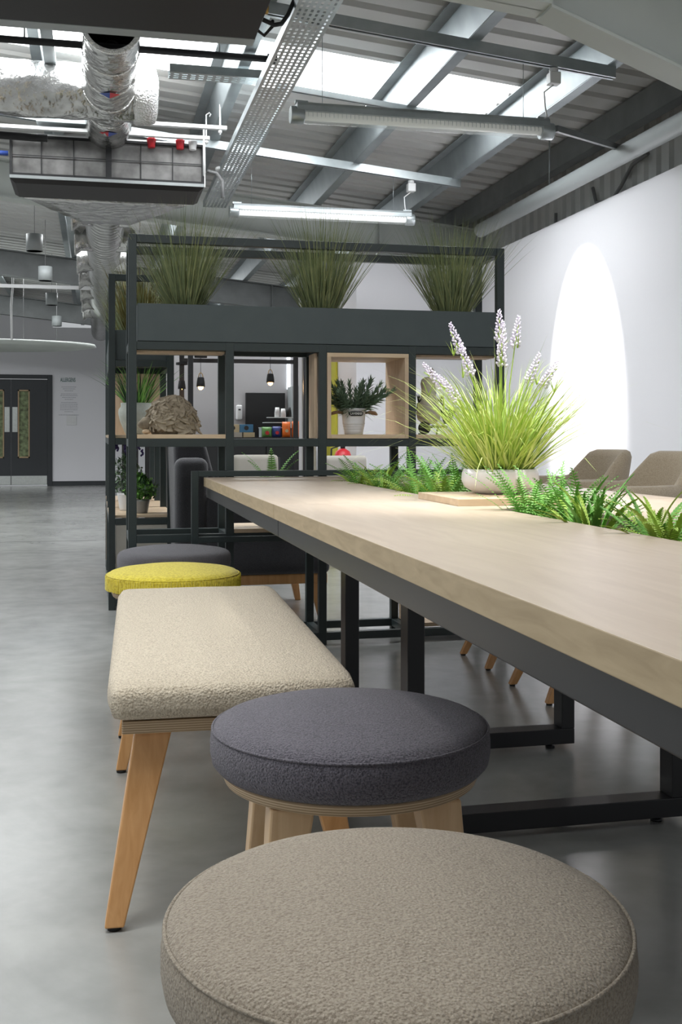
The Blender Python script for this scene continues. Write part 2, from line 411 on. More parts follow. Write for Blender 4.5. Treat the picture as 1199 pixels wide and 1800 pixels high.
# walls
b = NB(); box(b, 3.0, 3.1, -2, 8.65, 0, 2.35); struct('wall_right', b, M['white'])
b = NB(); box(b, 2.065, 3.1, 8.65, 8.75, 0, 2.35); box(b, 2.065, 2.165, 8.75, 11.0, 0, 2.35); struct('wall_return', b, M['white'])
b = NB(); box(b, .62, 2.16, 11.0, 11.1, 0, 2.2); struct('wall_kitchen', b, M['greywall'])
b = NB(); box(b, -6.5, -2.277, 21.0, 21.2, 0, 4); box(b, -.80, 3.4, 21.0, 21.2, 0, 2.95); box(b, -6.5, -.80, 21.0, 21.2, 2.06, 4)
b2 = struct('wall_back', b, M['white'])
bm = NB()   # vertical wall cladding above the lining
prof = []; y = -2.0
while y < 21:
    for dy, dx in ((0, 0), (.05, 0), (.065, .025), (.135, .025)): prof.append((y+dy, dx))
    y += .15
A = [bm.verts.new((3.26+dx, yy, 0)) for yy, dx in prof]; B = [bm.verts.new((3.26+dx, yy, 2.85)) for yy, dx in prof]
for i in range(len(prof)-1): bm.faces.new((A[i], A[i+1], B[i+1], B[i]))
struct('wall_cladding', bm, M['cladding'], recalc=False)
b = NB(); box(b, -.80, 3.0, 20.975, 21.0, 0, .085); struct('baseboard_back', b, M['doorpaint'])

# far double door
door = NB(); Y = 21.0
box(door, -.89, -.80, Y-.04, Y+.06, 0, 2.06); box(door, -2.277, -2.187, Y-.04, Y+.06, 0, 2.06); box(door, -2.187, -.89, Y-.04, Y+.06, 1.985, 2.06)
door = struct('door_1', door, M['doorpaint'], bevel=.004)
for s, x0, x1 in ((0, -1.536, -.892), (1, -2.185, -1.540)):
    vx = x0+.24-.04 if s == 0 else x1-.34-.04
    vx0, vx1 = (x0+.12, x0+.33) if s == 0 else (x1-.33, x1-.12)
    b = NB(); yy0, yy1 = Y-.02, Y+.03
    box(b, x0, vx0, yy0, yy1, .02, 1.975); box(b, vx1, x1, yy0, yy1, .02, 1.975)
    box(b, vx0, vx1, yy0, yy1, .02, .52); box(b, vx0, vx1, yy0, yy1, 1.78, 1.975)
    leaf = obj('door_leaf', b, M['doorpaint'], door)
    b = NB()
    box(b, vx0, vx0+.022, Y-.03, Y+.035, .52, 1.78); box(b, vx1-.022, vx1, Y-.03, Y+.035, .52, 1.78)
    box(b, vx0, vx1, Y-.03, Y+.035, .52, .545); box(b, vx0, vx1, Y-.03, Y+.035, 1.755, 1.78)
    obj('glazing_bead', b, M['beigeframe'], leaf)
    b = NB(); box(b, vx0+.02, vx1-.02, Y+.0, Y+.006, .54, 1.76); obj('vision_pane', b, M['leafwin'], leaf)
    b = NB(); px = x0+.022 if s == 0 else x1-.112
    box(b, px, px+.09, Y-.026, Y-.02, 1.0, 1.46); obj('push_plate', b, M['steel'], leaf)
    b = NB(); box(b, x0+.005, x1-.005, Y-.026, Y-.02, .025, .19); obj('kick_plate', b, M['steel'], leaf)

# ================================================================== TABLES
def slab(b, x0, x1, y0, y1, hx0, hx1, hy0, hy1, z0, z1):
    o = [(x0, y0), (x1, y0), (x1, y1), (x0, y1)]; h = [(hx0, hy0), (hx1, hy0), (hx1, hy1), (hx0, hy1)]
    V = {}
    for z in (z0, z1):
        V[z] = ([b.verts.new((*p, z)) for p in o], [b.verts.new((*p, z)) for p in h])
    for z in (z0, z1):
        O, H = V[z]
        for k in range(4):
            f = b.faces.new((O[k], O[(k+1) % 4], H[(k+1) % 4], H[k]))
    for k in range(4):
        f = b.faces.new((V[z0][0][k], V[z0][0][(k+1) % 4], V[z1][0][(k+1) % 4], V[z1][0][k])); f.material_index = 1
        b.faces.new((V[z0][1][k], V[z0][1][(k+1) % 4], V[z1][1][(k+1) % 4], V[z1][1][k]))
TX0, TX1, TZ = .446, 1.614, .745
def table(y0, y1, hy0, hy1, frames, label):
    t = thing('worktable', label, 'table', ((TX0+TX1)/2, (y0+y1)/2, 0), 0, None)
    ox, oy = t.location.x, t.location.y
    def sh(b):
        bmesh.ops.translate(b, verts=b.verts, vec=(-ox, -oy, 0)); return b
    b = NB(); slab(b, TX0, TX1, y0, y1, .95, 1.11, hy0, hy1, TZ-.038, TZ)
    obj('tabletop', sh(b), [M['table'], M['edge']], t, bevel=.0015)
    for x in (TX0+.012, TX1-.052):
        b = NB(); box(b, x, x+.04, y0+.0005, y1-.0005, TZ-.085, TZ-.038); obj('side_rail', sh(b), M['black'], t, bevel=.002)
    for y in (y0+.03, y1-.07):
        b = NB(); box(b, TX0+.052, TX1-.052, y, y+.04, TZ-.083, TZ-.038); obj('end_rail', sh(b), M['black'], t, bevel=.002)
    for y in frames:
        b = NB()
        box(b, .682, .722, y-.03, y+.03, .06, TZ-.083); box(b, 1.335, 1.375, y-.03, y+.03, .06, TZ-.083)
        box(b, .682, 1.375, y-.03, y+.03, .015, .06); box(b, .722, 1.335, y-.03, y+.03, TZ-.12, TZ-.083)
        lf = obj('leg_frame', sh(b), M['black'], t, bevel=.002)
        for x in (.72, 1.31):
            b = NB(); lathe(b, [(.014, 0), (.014, .006), (.006, .007), (.006, .016)], 12, (x-ox, y-oy, 0)); obj('levelling_foot', b, M['black'], lf)
    b = NB(); box(b, .93, 1.13, hy0-.02, hy1+.02, TZ-.16, TZ-.15)
    box(b, .93, .945, hy0-.02, hy1+.02, TZ-.15, TZ-.04); box(b, 1.115, 1.13, hy0-.02, hy1+.02, TZ-.15, TZ-.04)
    box(b, .945, 1.115, hy0-.02, hy0-.005, TZ-.15, TZ-.04); box(b, .945, 1.115, hy1+.005, hy1+.02, TZ-.15, TZ-.04)
    tr = obj('planting_trough', sh(b), M['black'], t)
    b = NB(); box(b, .945, 1.115, hy0-.005, hy1+.005, TZ-.15, TZ-.075); obj('soil', sh(b), M['soil'], t)
    return t
table(.36, 2.787, .95, 2.50, (1.0, 2.39), 'near oak-topped worktable with black box-section frame legs, closest to camera')
table(2.791, 4.67, 3.02, 4.30, (3.02,), 'far oak-topped worktable ending against the dark shelving frame')
b = NB(); box(b, -.17, .17, -.175, .175, 0, .018)
o = tag(obj('oak_board', b, [M['oak']], bevel=.001), 'thin square oak board bridging the table join, under the white bowl', 'board'); o.location = (1.053, 2.775, TZ)

# ================================================================== GRASS / LEAVES
def blade(b, base, az, lean, L, w, bend, n=5, mi=0, twist=0):
    p = Vector(base); side = Vector((-sin(az+twist), cos(az+twist), 0)); prev = None
    el = pi/2-lean
    for i in range(n+1):
        t = i/n; ww = w*(1-t**1.6)*.5+.00015 if i < n else 0
        if i == n:
            v = [b.verts.new(p)]
            if prev: f = b.faces.new((prev[0], prev[1], v[0])); f.material_index = mi; f.smooth = True
        else:
            v = [b.verts.new(p-side*ww), b.verts.new(p+side*ww)]
            if prev: f = b.faces.new((prev[0], prev[1], v[1], v[0])); f.material_index = mi; f.smooth = True
        prev = v
        p = p+Vector((cos(az)*cos(el), sin(az)*cos(el), sin(el)))*(L/n)
        el -= bend/n*(0.4+1.2*t)
def tuft(name, n, r0, L, w, lean, bend, mats, parent=None, seed=1, weights=None, outr=1, **kw):
    rnd = random.Random(seed); b = NB()
    for i in range(n):
        a = rnd.uniform(0, 2*pi); q = sqrt(rnd.random())
        base = (cos(a)*r0*q, sin(a)*r0*q, 0)
        az = a+rnd.gauss(0, .5)
        le = lean*q*rnd.uniform(.5, 1.25)+abs(rnd.gauss(0, .05))
        blade(b, base, az, le, L*rnd.uniform(.6, 1.08), w*rnd.uniform(.6, 1.2), bend*rnd.uniform(.2, 1.5), mi=rnd.choices(range(len(mats)), weights)[0], twist=rnd.uniform(-.9, .9))
    return tag(obj(name, b, mats, parent, recalc=False), kind='stuff')

# ================================================================== SHELVING UNIT 1
FX0, FX1, FY0, FY1, FT = .132, 1.822, 4.715, 5.045, .035
unit = thing('shelving_frame', 'wide dark steel room-divider frame at the end of the worktables, with grass planter on top', 'shelving', ((FX0+FX1)/2, 4.88, 0))
UX, UY = unit.location.x, unit.location.y
def part(name, m, parent, *boxes, off=(0, 0), bevel=.0015):
    b = NB()
    for bx in boxes: box(b, bx[0]-off[0], bx[1]-off[0], bx[2]-off[1], bx[3]-off[1], bx[4], bx[5])
    return obj(name, b, m, parent, bevel=bevel)
uo = (UX, UY)
PX = [.149, .5635, .974, 1.384, 1.805]
for i, px in enumerate(PX):
    for y in (FY0, FY1-FT):
        top = 1.78 if i in (0, 4) else 1.325
        part('post', M['frame'], unit, (px-FT/2, px+FT/2, y, y+FT, .0, top), off=uo)
for z, zt in ((1.745, 1.78), (1.29, 1.325), (.875, .91), (.465, .50), (0.02, .055)):
    xe = FX1-FT
    for y in (FY0, FY1-FT):
        part('rail', M['frame'], unit, (FX0+FT, xe, y+.0012, y+FT-.0012, z, zt-.0005), off=uo)
    for px in (PX if z < 1.7 else (PX[0], PX[4])):
        part('cross_rail', M['frame'], unit, (px-.0165, px+.0165, FY0+FT, FY1-FT, z+.0005, zt-.001), off=uo)
part('planter_box', M['planter'], unit, (FX0+FT+.003, FX1-FT-.003, FY0+.006, FY0+.018, 1.327, 1.487), (FX0+FT+.003, FX1-FT-.003, FY1-.018, FY1-.006, 1.327, 1.487),
     (FX0+FT+.003, FX0+FT+.015, FY0+.018, FY1-.018, 1.327, 1.487), (FX1-FT-.015, FX1-FT-.003, FY0+.018, FY1-.018, 1.327, 1.487), (FX0+FT+.015, FX1-FT-.015, FY0+.018, FY1-.018, 1.327, 1.34), off=uo)
part('soil', M['soil'], unit, (FX0+FT+.016, FX1-FT-.016, FY0+.02, FY1-.02, 1.34, 1.46), off=uo, bevel=0)
# oak shelves and liners
def bay(i): return PX[i]+FT/2+.001, PX[i+1]-FT/2-.001
x0, x1 = bay(0)
part('shelf_board', M['oak'], unit, (x0, x1, FY0+.002, FY1-.002, .9105, .9285), off=uo)
part('top_liner', M['oakv'], unit, (x0, x1, FY0+.036, FY0+.15, 1.279, 1.289), off=uo)
x0, x1 = bay(2)
lin = []
part('shelf_board', M['oak'], unit, (x0+.018, x1-.018, FY0-.006, FY1, .9105, .9285), off=uo)
part('top_liner', M['oak'], unit, (x0, x1, FY0-.006, FY1, 1.271, 1.289), off=uo)
for xx in ((x0, x0+.018), (x1-.018, x1)):
    part('side_liner', M['oakv'], unit, (xx[0], xx[1], FY0-.006, FY1, .9105, 1.271), off=uo)
x0, x1 = bay(3)
part('shelf_board', M['oak'], unit, (x0, x1, FY0+.002, FY1-.002, .9105, .9285), off=uo)
part('top_liner', M['oakv'], unit, (x0, x1, FY0+.036, FY0+.15, 1.279, 1.289), off=uo)
x0, x1 = bay(1)
part('side_liner', M['oakv'], unit, (x1-.012, x1, FY0+.04, FY0+.17, .911, 1.289), off=uo)
part('shelf_board', M['oak'], unit, (x0, x1, FY0+.003, FY1-.003, .5005, .5185), off=uo)
part('base_board', M['oak'], unit, (PX[3]+.036, 1.775, FY0+.04, FY1-.04, .056, .074), off=uo)
part('base_board', M['oakv'], unit, (PX[3]+.018, PX[3]+.036, FY0+.04, FY1-.04, .056, .46), off=uo)
# low sub-frame behind the table end
sf = thing('end_frame', 'low dark steel rectangle frame standing just above the far table edge', 'frame', (1.11, 4.69, 0))
part('post', M['frame'], sf, (.395, .425, 4.676, 4.708, .0, .772), off=(1.11, 4.69))
part('post', M['frame'], sf, (1.79, 1.82, 4.676, 4.708, .0, .772), off=(1.11, 4.69))
part('rail', M['frame'], sf, (.425, 1.79, 4.676, 4.708, .748, .772), off=(1.11, 4.69))
part('rail', M['frame'], sf, (.425, 1.79, 4.676, 4.708, .465, .49), off=(1.11, 4.69))
# three planter grasses
glab = ['tall sage-green grass tuft in the left of the long planter', 'tall sage-green grass tuft in the middle of the long planter', 'tall sage-green grass tuft at the right end of the long planter']
for i, gx in enumerate((.385, 1.0, 1.625)):
    g = thing('grass_tuft', glab[i], 'plant', (gx, 4.88, 1.46), 0, 'grasses in the long top planter')
    tuft('grass_blades', 700, .068, .50, .0042, .54, .22, [M['grass'], M['grass2']], g, seed=20+i, weights=[3, 2])
    b = NB(); lathe(b, [(.05, 0), (.068, .004), (.06, .012), (.02, .02)], 20); obj('grass_root', b, M['soil'], g)

# ================================================================== SHELVING UNIT 2 (runs away from camera)
VX0, VX1, VY0, VY1 = .062, .405, 5.90, 7.92
u2 = thing('side_shelving_frame', 'narrow dark steel shelving run receding down the left behind the main frame', 'shelving', ((VX0+VX1)/2, (VY0+VY1)/2, 0))
vo = (u2.location.x, u2.location.y)
VYs = [5.90, 6.57, 7.23, 7.885]
for i, y in enumerate(VYs):
    for x in (VX0, VX1-FT):
        part('post', M['frame'], u2, (x, x+FT, y, y+FT, 0, 1.78 if i in (0, 3) else 1.325), off=vo)
for z, zt in ((1.745, 1.78), (1.29, 1.325), (.875, .91), (.45, .485), (0.02, .055)):
    for x in (VX0, VX1-FT):
        part('rail', M['frame'], u2, (x+.001, x+FT-.001, VY0+FT, VYs[3], z, zt-.0005), off=vo)
    for y in (VYs if z < 1.7 else (VYs[0], VYs[3])):
        part('cross_rail', M['frame'], u2, (VX0+FT, VX1-FT, y+.001, y+FT-.001, z+.0005, zt-.001), off=vo)
part('planter_box', M['planter'], u2, (VX0+.006, VX0+.018, VY0+FT+.002, VYs[3]-.002, 1.327, 1.487), (VX1-.018, VX1-.006, VY0+FT+.002, VYs[3]-.002, 1.327, 1.487),
     (VX0+.018, VX1-.018, VY0+FT+.002, VY0+FT+.014, 1.327, 1.487), (VX0+.018, VX1-.018, VYs[3]-.014, VYs[3]-.002, 1.327, 1.487), (VX0+.018, VX1-.018, VY0+FT+.014, VYs[3]-.014, 1.327, 1.34), off=vo)
part('soil', M['soil'], u2, (VX0+.02, VX1-.02, VY0+FT+.016, VYs[3]-.016, 1.34, 1.45), off=vo, bevel=0)
for i in range(3):
    y0, y1 = VYs[i]+FT+.001, VYs[i+1]-.001
    part('shelf_board', M['oak'], u2, (VX0+.002, VX1-.002, y0, y1, .9105, .9285), off=vo)
    part('shelf_board', M['oak'], u2, (VX0+.002, VX1-.002, y0, y1, .4855, .5005), off=vo)
    part('upright_board', M['oakv'], u2, (VX0+.04, VX1-.04, y1-.016, y1, .9285, 1.289), off=vo)
part('cupboard_panel', M['oakv'], u2, (VX0+.004, VX0+.02, VYs[0]+FT+.002, VYs[0]+.35, .056, .449), off=vo)
part('cupboard_panel', M['oakv'], u2, (VX0+.004, VX0+.02, VYs[1]+FT+.002, VYs[1]+.4, .056, .449), off=vo)
part('cupboard_panel', M['oakv'], u2, (VX0+.004, VX0+.02, VYs[2]+FT+.002, VYs[3]-.002, .056, .449), off=vo)
part('end_panel', M['creampanel'], u2, (VX0+FT+.001, VX1-FT-.001, VY0+.008, VY0+.02, .056, .449), off=vo)
for i, gy in enumerate((6.12, 6.75, 7.45)):
    g = thing('rust_grass_tuft', ['olive-brown grass tuft in the receding planter, nearest of three', 'olive-brown grass tuft in the receding planter, middle of three', 'olive-brown grass tuft in the receding planter, furthest of three'][i], 'plant', (.235, gy, 1.45), 0, 'grasses in the receding planter')
    tuft('grass_blades', 560, .07, .46, .005, .42, .3, [M['rust'], M['grass']], g, seed=40+i, weights=[4, 1] if i == 0 else [1, 2])
    b = NB(); lathe(b, [(.05, 0), (.068, .004), (.06, .012), (.02, .02)], 20); obj('grass_root', b, M['soil'], g)
# vertical slat screen behind unit 2
sl = thing('slat_screen', 'dark upright slat screen beside the charcoal lounge seat', 'screen', (.30, 8.3, 0))
for k in range(9):
    part('slat', M['blackmatt'], sl, (.10+k*.085, .135+k*.085, 8.29, 8.33, .04, .86), off=(.30, 8.3))
part('rail', M['blackmatt'], sl, (.09, .84, 8.28, 8.34, 0, .04), off=(.30, 8.3)); part('rail', M['blackmatt'], sl, (.09, .84, 8.28, 8.34, .86, .90), off=(.30, 8.3))

# ================================================================== STOOLS AND BENCH
def leg_mesh(b, top, foot, wt, wf):
    t = Vector(top); f = Vector(foot)
    def sq(p, w): return [(p.x-w/2, p.y-w/2, p.z), (p.x+w/2, p.y-w/2, p.z), (p.x+w/2, p.y+w/2, p.z), (p.x-w/2, p.y+w/2, p.z)]
    return hexa(b, sq(f, wf), sq(t, wt))
def stool(loc, cush, label, H=.462, R=.235, rz=0, legm='leg', piping=None, T=.085, cordm=None):
    s = thing('round_stool', label, 'stool', (*loc, 0), rz)
    zb = H-T-.012
    prof = [(.001, zb+.001), (R-.035, zb+.001), (R-.012, zb+.004), (R-.003, zb+.014), (R, zb+.03), (R, zb+T-.035), (R-.002, zb+T-.022), (R-.0075, zb+T-.014),
            (R-.016, zb+T-.008), (R-.032, zb+T-.003), (R-.06, zb+T+.001), (R*.6, zb+T+.006), (R*.4, zb+T+.010), (R*.2, zb+T+.0118), (.001, zb+T+.012)]
    b = NB(); lathe(b, prof, 96); obj('cushion', b, cush, s)
    if piping:
        b = NB(); n = 96; rr = R-.0035; zz = zb+T-.0175
        pts = [(rr*cos(2*pi*k/n), rr*sin(2*pi*k/n), zz) for k in range(n+1)]
        tube(b, pts, .0022, 6, False); obj('piping', b, piping, s)
    b = NB(); lathe(b, [(.001, zb-.020), (R-.033, zb-.020), (R-.024, zb-.017), (R-.018, zb-.002), (R-.018, zb), (.001, zb)], 96); obj('seat_base', b, M['ply'], s)
    for k in range(4):
        a = pi/4+k*pi/2; c_, s_ = cos(a), sin(a)
        b = NB(); leg_mesh(b, (c_*.165, s_*.165, zb-.020), (c_*.225, s_*.225, .008), .070, .034)
        lg = obj('leg', b, M[legm], s, bevel=.004)
        b = NB(); lathe(b, [(.011, 0), (.012, .008)], 14, (c_*.225, s_*.225, 0)); obj('foot_pad', b, M['rubber'], lg)
    return s
stool((.294, 1.057), M['wool_beige'], 'oatmeal felt round stool, largest in the foreground', .470, .234, .1, piping=M['wool_beige'])
stool((.420, 1.805), M['wool_purple'], 'plum-charcoal felt round stool between the cream bench and the foreground stool', .462, .236, -.05, 'legpale', piping=M['wool_purple'])
stool((.268, 3.93), M['yellow'], 'mustard-yellow velvet round stool beyond the cream bench', .462, .236, .3, piping=M['yellow'], T=.075)
stool((.305, 4.42), M['wool_grey'], 'dark grey round stool furthest away, against the shelving frame', .482, .226, .5)
# ribs round the yellow stool
ys = [o for o in COL.objects if o.name.startswith('round_stool')][2]
b = NB()
rnd = random.Random(3)
for k in range(150):
    a = 2*pi*k/150; R = .2365
    beam(b, (R*cos(a), R*sin(a), .381+rnd.uniform(0, .004)), (R*cos(a), R*sin(a), .43+rnd.uniform(-.004, .002)), .0042, .0042)
tag(obj('ribbed_band', b, M['yellow'], ys), kind='stuff')

bench = thing('upholstered_bench', 'long cream boucle bench with plywood base and splayed beech legs', 'bench', (.285, 2.775, 0), radians(-2.0))
def cushion_mesh(lx, ly, z0, z1, nx=14, ny=34, bulge=.014, r=.03):
    b = NB(); hx, hy, hz = lx/2, ly/2, (z1-z0)/2
    def sup(u, v):  # superellipsoid-like rounded block
        return u, v
    V = {}
    bmesh.ops.create_cube(b, size=2)
    bmesh.ops.subdivide_edges(b, edges=b.edges, cuts=15, use_grid_fill=True)
    for v in b.verts:
        x, y, z = v.co
        x = math.copysign(abs(x)**.8, x) if abs(x) < 1 else x
        X, Y_, Z = x*hx, y*hy, z*hz
        cx = max(-hx+r, min(hx-r, X)); cy = max(-hy+r, min(hy-r, Y_)); cz = max(-hz+r*.8, min(hz-r*.8, Z))
        d = Vector((X-cx, Y_-cy, Z-cz))
        if d.length > 1e-6:
            n = Vector((d.x/r, d.y/r, d.z/(r*.8)))
            m_ = max(abs(n.x), abs(n.y), abs(n.z)); L = n.length
            k = m_/L if L else 1
            X, Y_, Z = cx+d.x*k, cy+d.y*k, cz+d.z*k
        if Z > 0:
            Z += bulge*(1-(X/hx)**2)*(1-(Y_/hy)**4)
        f = (1-min(1, abs(Z/hz))**2)
        X += math.copysign(.006*f, X) if abs(X) > hx*.9 else 0
        Y_ += math.copysign(.006*f, Y_) if abs(Y_) > hy*.97 else 0
        v.co = (X, Y_, Z+(z0+z1)/2)
    return b
b = cushion_mesh(.475, 1.37, .376, .452, bulge=.012); obj('cushion', b, M['boucle'], bench, smooth=True)
b = NB(); box(b, -.215, .215, -.665, .665, .352, .3765); obj('seat_base', b, M['ply'], bench, bevel=.003)
for sx in (-1, 1):
    for y, fy, w in ((-.64, -.70, 1), (.30, .27, .8), (.60, .62, .8)):
        b = NB(); leg_mesh(b, (sx*.155, y+(.03 if y < 0 else 0), .352), (sx*.228, fy, .008), .070*w, .036*w)
        lg = obj('leg', b, M['leg'], bench, bevel=.003)
        b = NB(); lathe(b, [(.013, 0), (.014, .008)], 14, (sx*.228, fy, 0)); obj('foot_pad', b, M['rubber'], lg)

# ================================================================== TABLE PLANTS
pot = thing('bowl_of_grass', 'shallow white bowl of lime grass with pale lilac flower spikes on oak board', 'plant', (1.085, 2.84, TZ+.018))
b = NB(); lathe(b, [(.001, 0), (.062, 0), (.07, .002), (.098, .018), (.107, .038), (.105, .056), (.100, .068), (.096, .068), (.098, .055), (.09, .04), (.001, .04)], 56); obj('bowl', b, M['castwhite'], pot)
b = NB(); lathe(b, [(.001, .041), (.096, .05), (.08, .056), (.001, .06)], 30); obj('soil', b, M['soil'], pot)
t_ = tuft('grass_blades', 340, .07, .34, .0075, .72, 1.0, [M['lime'], M['limepale']], pot, seed=5, weights=[3, 2]); t_.location = (0, 0, .05)
t_ = tuft('fine_grass_blades', 340, .08, .42, .0030, .95, 1.5, [M['lime'], M['limepale']], pot, seed=6, weights=[2, 3]); t_.location = (0, 0, .05)
# flower spikes : (tip x offset, y offset, height)
def spike(mesh_seed):
    rnd = random.Random(mesh_seed); b = NB()
    for k in range(46):
        t = k/46; z = -.075+t*.08; a = k*2.4; r = .0085*(1-t)**.6+.001
        c = Vector((cos(a)*r, sin(a)*r, z)); s = .0048*(1-t*.5)
        m_ = Matrix.Translation(c) @ Matrix.Rotation(a, 4, 'Z') @ Matrix.Rotation(.6, 4, 'Y') @ Matrix.Diagonal((s*.8, s*.6, s*1.25, 1))
        bmesh.ops.create_icosphere(b, subdivisions=1, radius=1, matrix=m_)
    return b
sp = spike(1)
bmesh.ops.scale(sp, vec=(1.25, 1.25, 1.1), verts=sp.verts)
for f in sp.faces: f.smooth = True
spm = bpy.data.meshes.new('flower_spike'); sp.to_mesh(spm); sp.free(); spm.materials.append(M['flower'])
for i, (dx, dz, dy) in enumerate(((-.15, .46, -.02), (-.125, .40, -.03), (-.225, .35, -.02), (-.01, .50, -.02), (-.015, .43, -.05), (.02, .475, .03), (.05, .485, -.01), (.115, .385, -.0), (.16, .365, -.02), (-.19, .315, -.05))):
    tip = Vector((dx, dy, dz)); base = Vector((dx*.25, dy*.3, .05)); 
    b = NB(); mid = (base+tip)/2+Vector((-dx*.12, 0, .03))
    tube(b, [base, base.lerp(mid, .5), mid, mid.lerp(tip, .6), tip-Vector((0, 0, .02))], .0016, 5); 
    for q in range(4):
        blade(b, tip-Vector((dx*.06, 0, .085)), q*1.6+i, .5, .05, .004, .3, 3)
    st = obj('flower_stem', b, M['lime'], pot)
    d = (tip-mid).normalized()
    o = inst('flower_spike', spm, pot, tip, d.to_track_quat('Z', 'Y').to_euler(), 1.0)

def frond_mesh(L, w, n, arch, mats, serr=False, seed=0):
    rnd = random.Random(seed); b = NB(); pts = []; p = Vector((0, 0, 0)); el = 1.15
    for i in range(n+1):
        pts.append((p.copy(), el)); p = p+Vector((cos(el), 0, sin(el)))*(L/n); el -= arch/n
    for i in range(n):
        (a, e), (c, _) = pts[i], pts[i+1]; t = i/n
        q = [b.verts.new(a+Vector((0, -.0012, 0))), b.verts.new(a+Vector((0, .0012, 0))), b.verts.new(c+Vector((0, .001, 0))), b.verts.new(c+Vector((0, -.001, 0)))]
        b.faces.new(q)
        ww = w*(sin(pi*min(1, .16+t*.84))**.75)
        if i < 2 and not serr: continue
        for s in (-1, 1):
            d = (c-a); up = Vector((-sin(e), 0, cos(e)))
            if serr:
                r0 = b.verts.new(a); r1 = b.verts.new(c)
                e0 = b.verts.new(a+Vector((0, s*ww*.55, 0))+up*.002); e1 = b.verts.new(c+Vector((0, s*ww*.95, 0))+d*.6+up*.001)
                b.faces.new((r0, r1, e1, e0) if s > 0 else (r0, e0, e1, r1))
            else:
                out = Vector((0, s*ww, 0))+d*.9-up*(ww*.12)
                l0 = b.verts.new(a+d*.05); l1 = b.verts.new(a+d*.50)
                m0 = b.verts.new(a+out*.45-d*.16+up*.002); m1 = b.verts.new(a+out*.55+d*.30+up*.002); tip = b.verts.new(a+out)
                b.faces.new((l0, m0, tip, m1)); b.faces.new((l0, m1, l1))
    me = bpy.data.meshes.new('frond'); b.to_mesh(me); b.free()
    for m_ in mats: me.materials.append(m_)
    return me
FR = [frond_mesh(.20, .021, 24, 1.0, [M['fern']]), frond_mesh(.18, .018, 22, 1.4, [M['fernlime']]), frond_mesh(.21, .018, 25, .7, [M['fern']]),
      frond_mesh(.17, .0095, 18, 1.0, [M['fernlime']], True), frond_mesh(.18, .009, 18, .8, [M['fern']], True)]
def fern_plant(loc, label, kinds, n, sc, seed, group):
    rnd = random.Random(seed)
    t = thing('fern', label, 'plant', loc, rnd.uniform(0, 6), group)
    b = NB(); lathe(b, [(.018, 0), (.022, .006), (.012, .02), (.004, .03)], 12); obj('crown', b, M['fern'], t)
    for k in range(n):
        me = FR[rnd.choice(kinds)]; az = k*2.4+rnd.uniform(-.4, .4)
        inst('frond', me, t, (cos(az)*.01, sin(az)*.01, .008), (rnd.uniform(-.3, .3), rnd.uniform(-.5, .12), az), sc*rnd.uniform(.75, 1.15))
    return t
pos_far = [('far trough fern beside the board, left', 1.0, 3.10, (0, 1, 2)), ('far trough fern beside the board, right', 1.07, 3.16, (0, 2)), ('far trough fern, second from the board', 1.0, 3.38, (0, 1, 2)),
           ('bushy far trough fern near its middle', 1.06, 3.55, (0, 1, 2)), ('lime and green far trough fern past the middle', 1.0, 3.75, (0, 1, 3)), ('yellow-tinged strappy far trough fern', 1.04, 3.95, (1, 3, 0)), ('last fern at the far end of the far trough', 1.02, 4.18, (0, 1, 3))]
for i, (lb, x, y, k) in enumerate(pos_far):
    fern_plant((x, y, TZ-.075), 'bright green '+lb.replace('far trough fern', 'artificial fern in the far trough'), k, 26, .95, 60+i, 'ferns in the far table trough')
pos_near = [('lacy fern in near trough beside the oak board', 1.0, 2.42, (0, 2)), ('lacy fern arching over the near trough edge', 1.05, 2.34, (0, 2, 0)), ('strappy serrated fern in near trough, behind the lacy one', 1.03, 2.22, (3, 4, 0)),
            ('large strappy lime fern at right picture edge', 1.0, 2.08, (3, 4)), ('mixed fern in near trough at picture edge', 1.06, 1.95, (3, 4, 1)), ('lime fern in near trough just outside the frame', 1.01, 1.8, (1, 3, 0))]
for i, (lb, x, y, k) in enumerate(pos_near):
    fern_plant((x, y, TZ-.075), lb, k, 26, .9, 80+i, 'ferns in the near table trough')

# ================================================================== SHELF ORNAMENTS
# hedgehog of bark chips
hz = .9285
hog = thing('hedgehog_ornament', 'domed hedgehog ornament made of overlapping bark chips, on the left oak shelf', 'ornament', (.325, 4.86, hz))
b = NB(); lathe(b, [(.001, 0), (.085, 0), (.105, .03), (.108, .07), (.095, .11), (.065, .145), (.03, .158), (.001, .16)], 28); o = obj('body', b, M['bark'], hog); o.scale = (1.02, .95, 1)
b = NB(); tube(b, [(-.10, -.03, .045), (-.125, -.035, .045), (-.14, -.038, .04), (-.148, -.04, .036)], [.035, .028, .016, .007], 12); obj('snout', b, M['bark'], hog)
b = NB(); bmesh.ops.create_icosphere(b, subdivisions=2, radius=.014, matrix=Matrix.Translation((-.115, -.06, .012)) @ Matrix.Diagonal((1.3, 1, .8, 1))); obj('paw', b, M['oak'], hog)
b = NB(); bmesh.ops.create_cube(b, size=1)
bmesh.ops.subdivide_edges(b, edges=b.edges, cuts=1, use_grid_fill=True)
rnd = random.Random(2)
for v in b.verts: v.co = Vector((v.co.x*.040*(1-.5*v.co.y), v.co.y*.034*(1-.3*abs(v.co.x)), v.co.z*.008+.006*(v.co.x**2)))+Vector([rnd.uniform(-.003, .003) for _ in range(3)])
chip = bpy.data.meshes.new('bark_chip'); b.to_mesh(chip); b.free(); chip.materials.append(M['bark'])
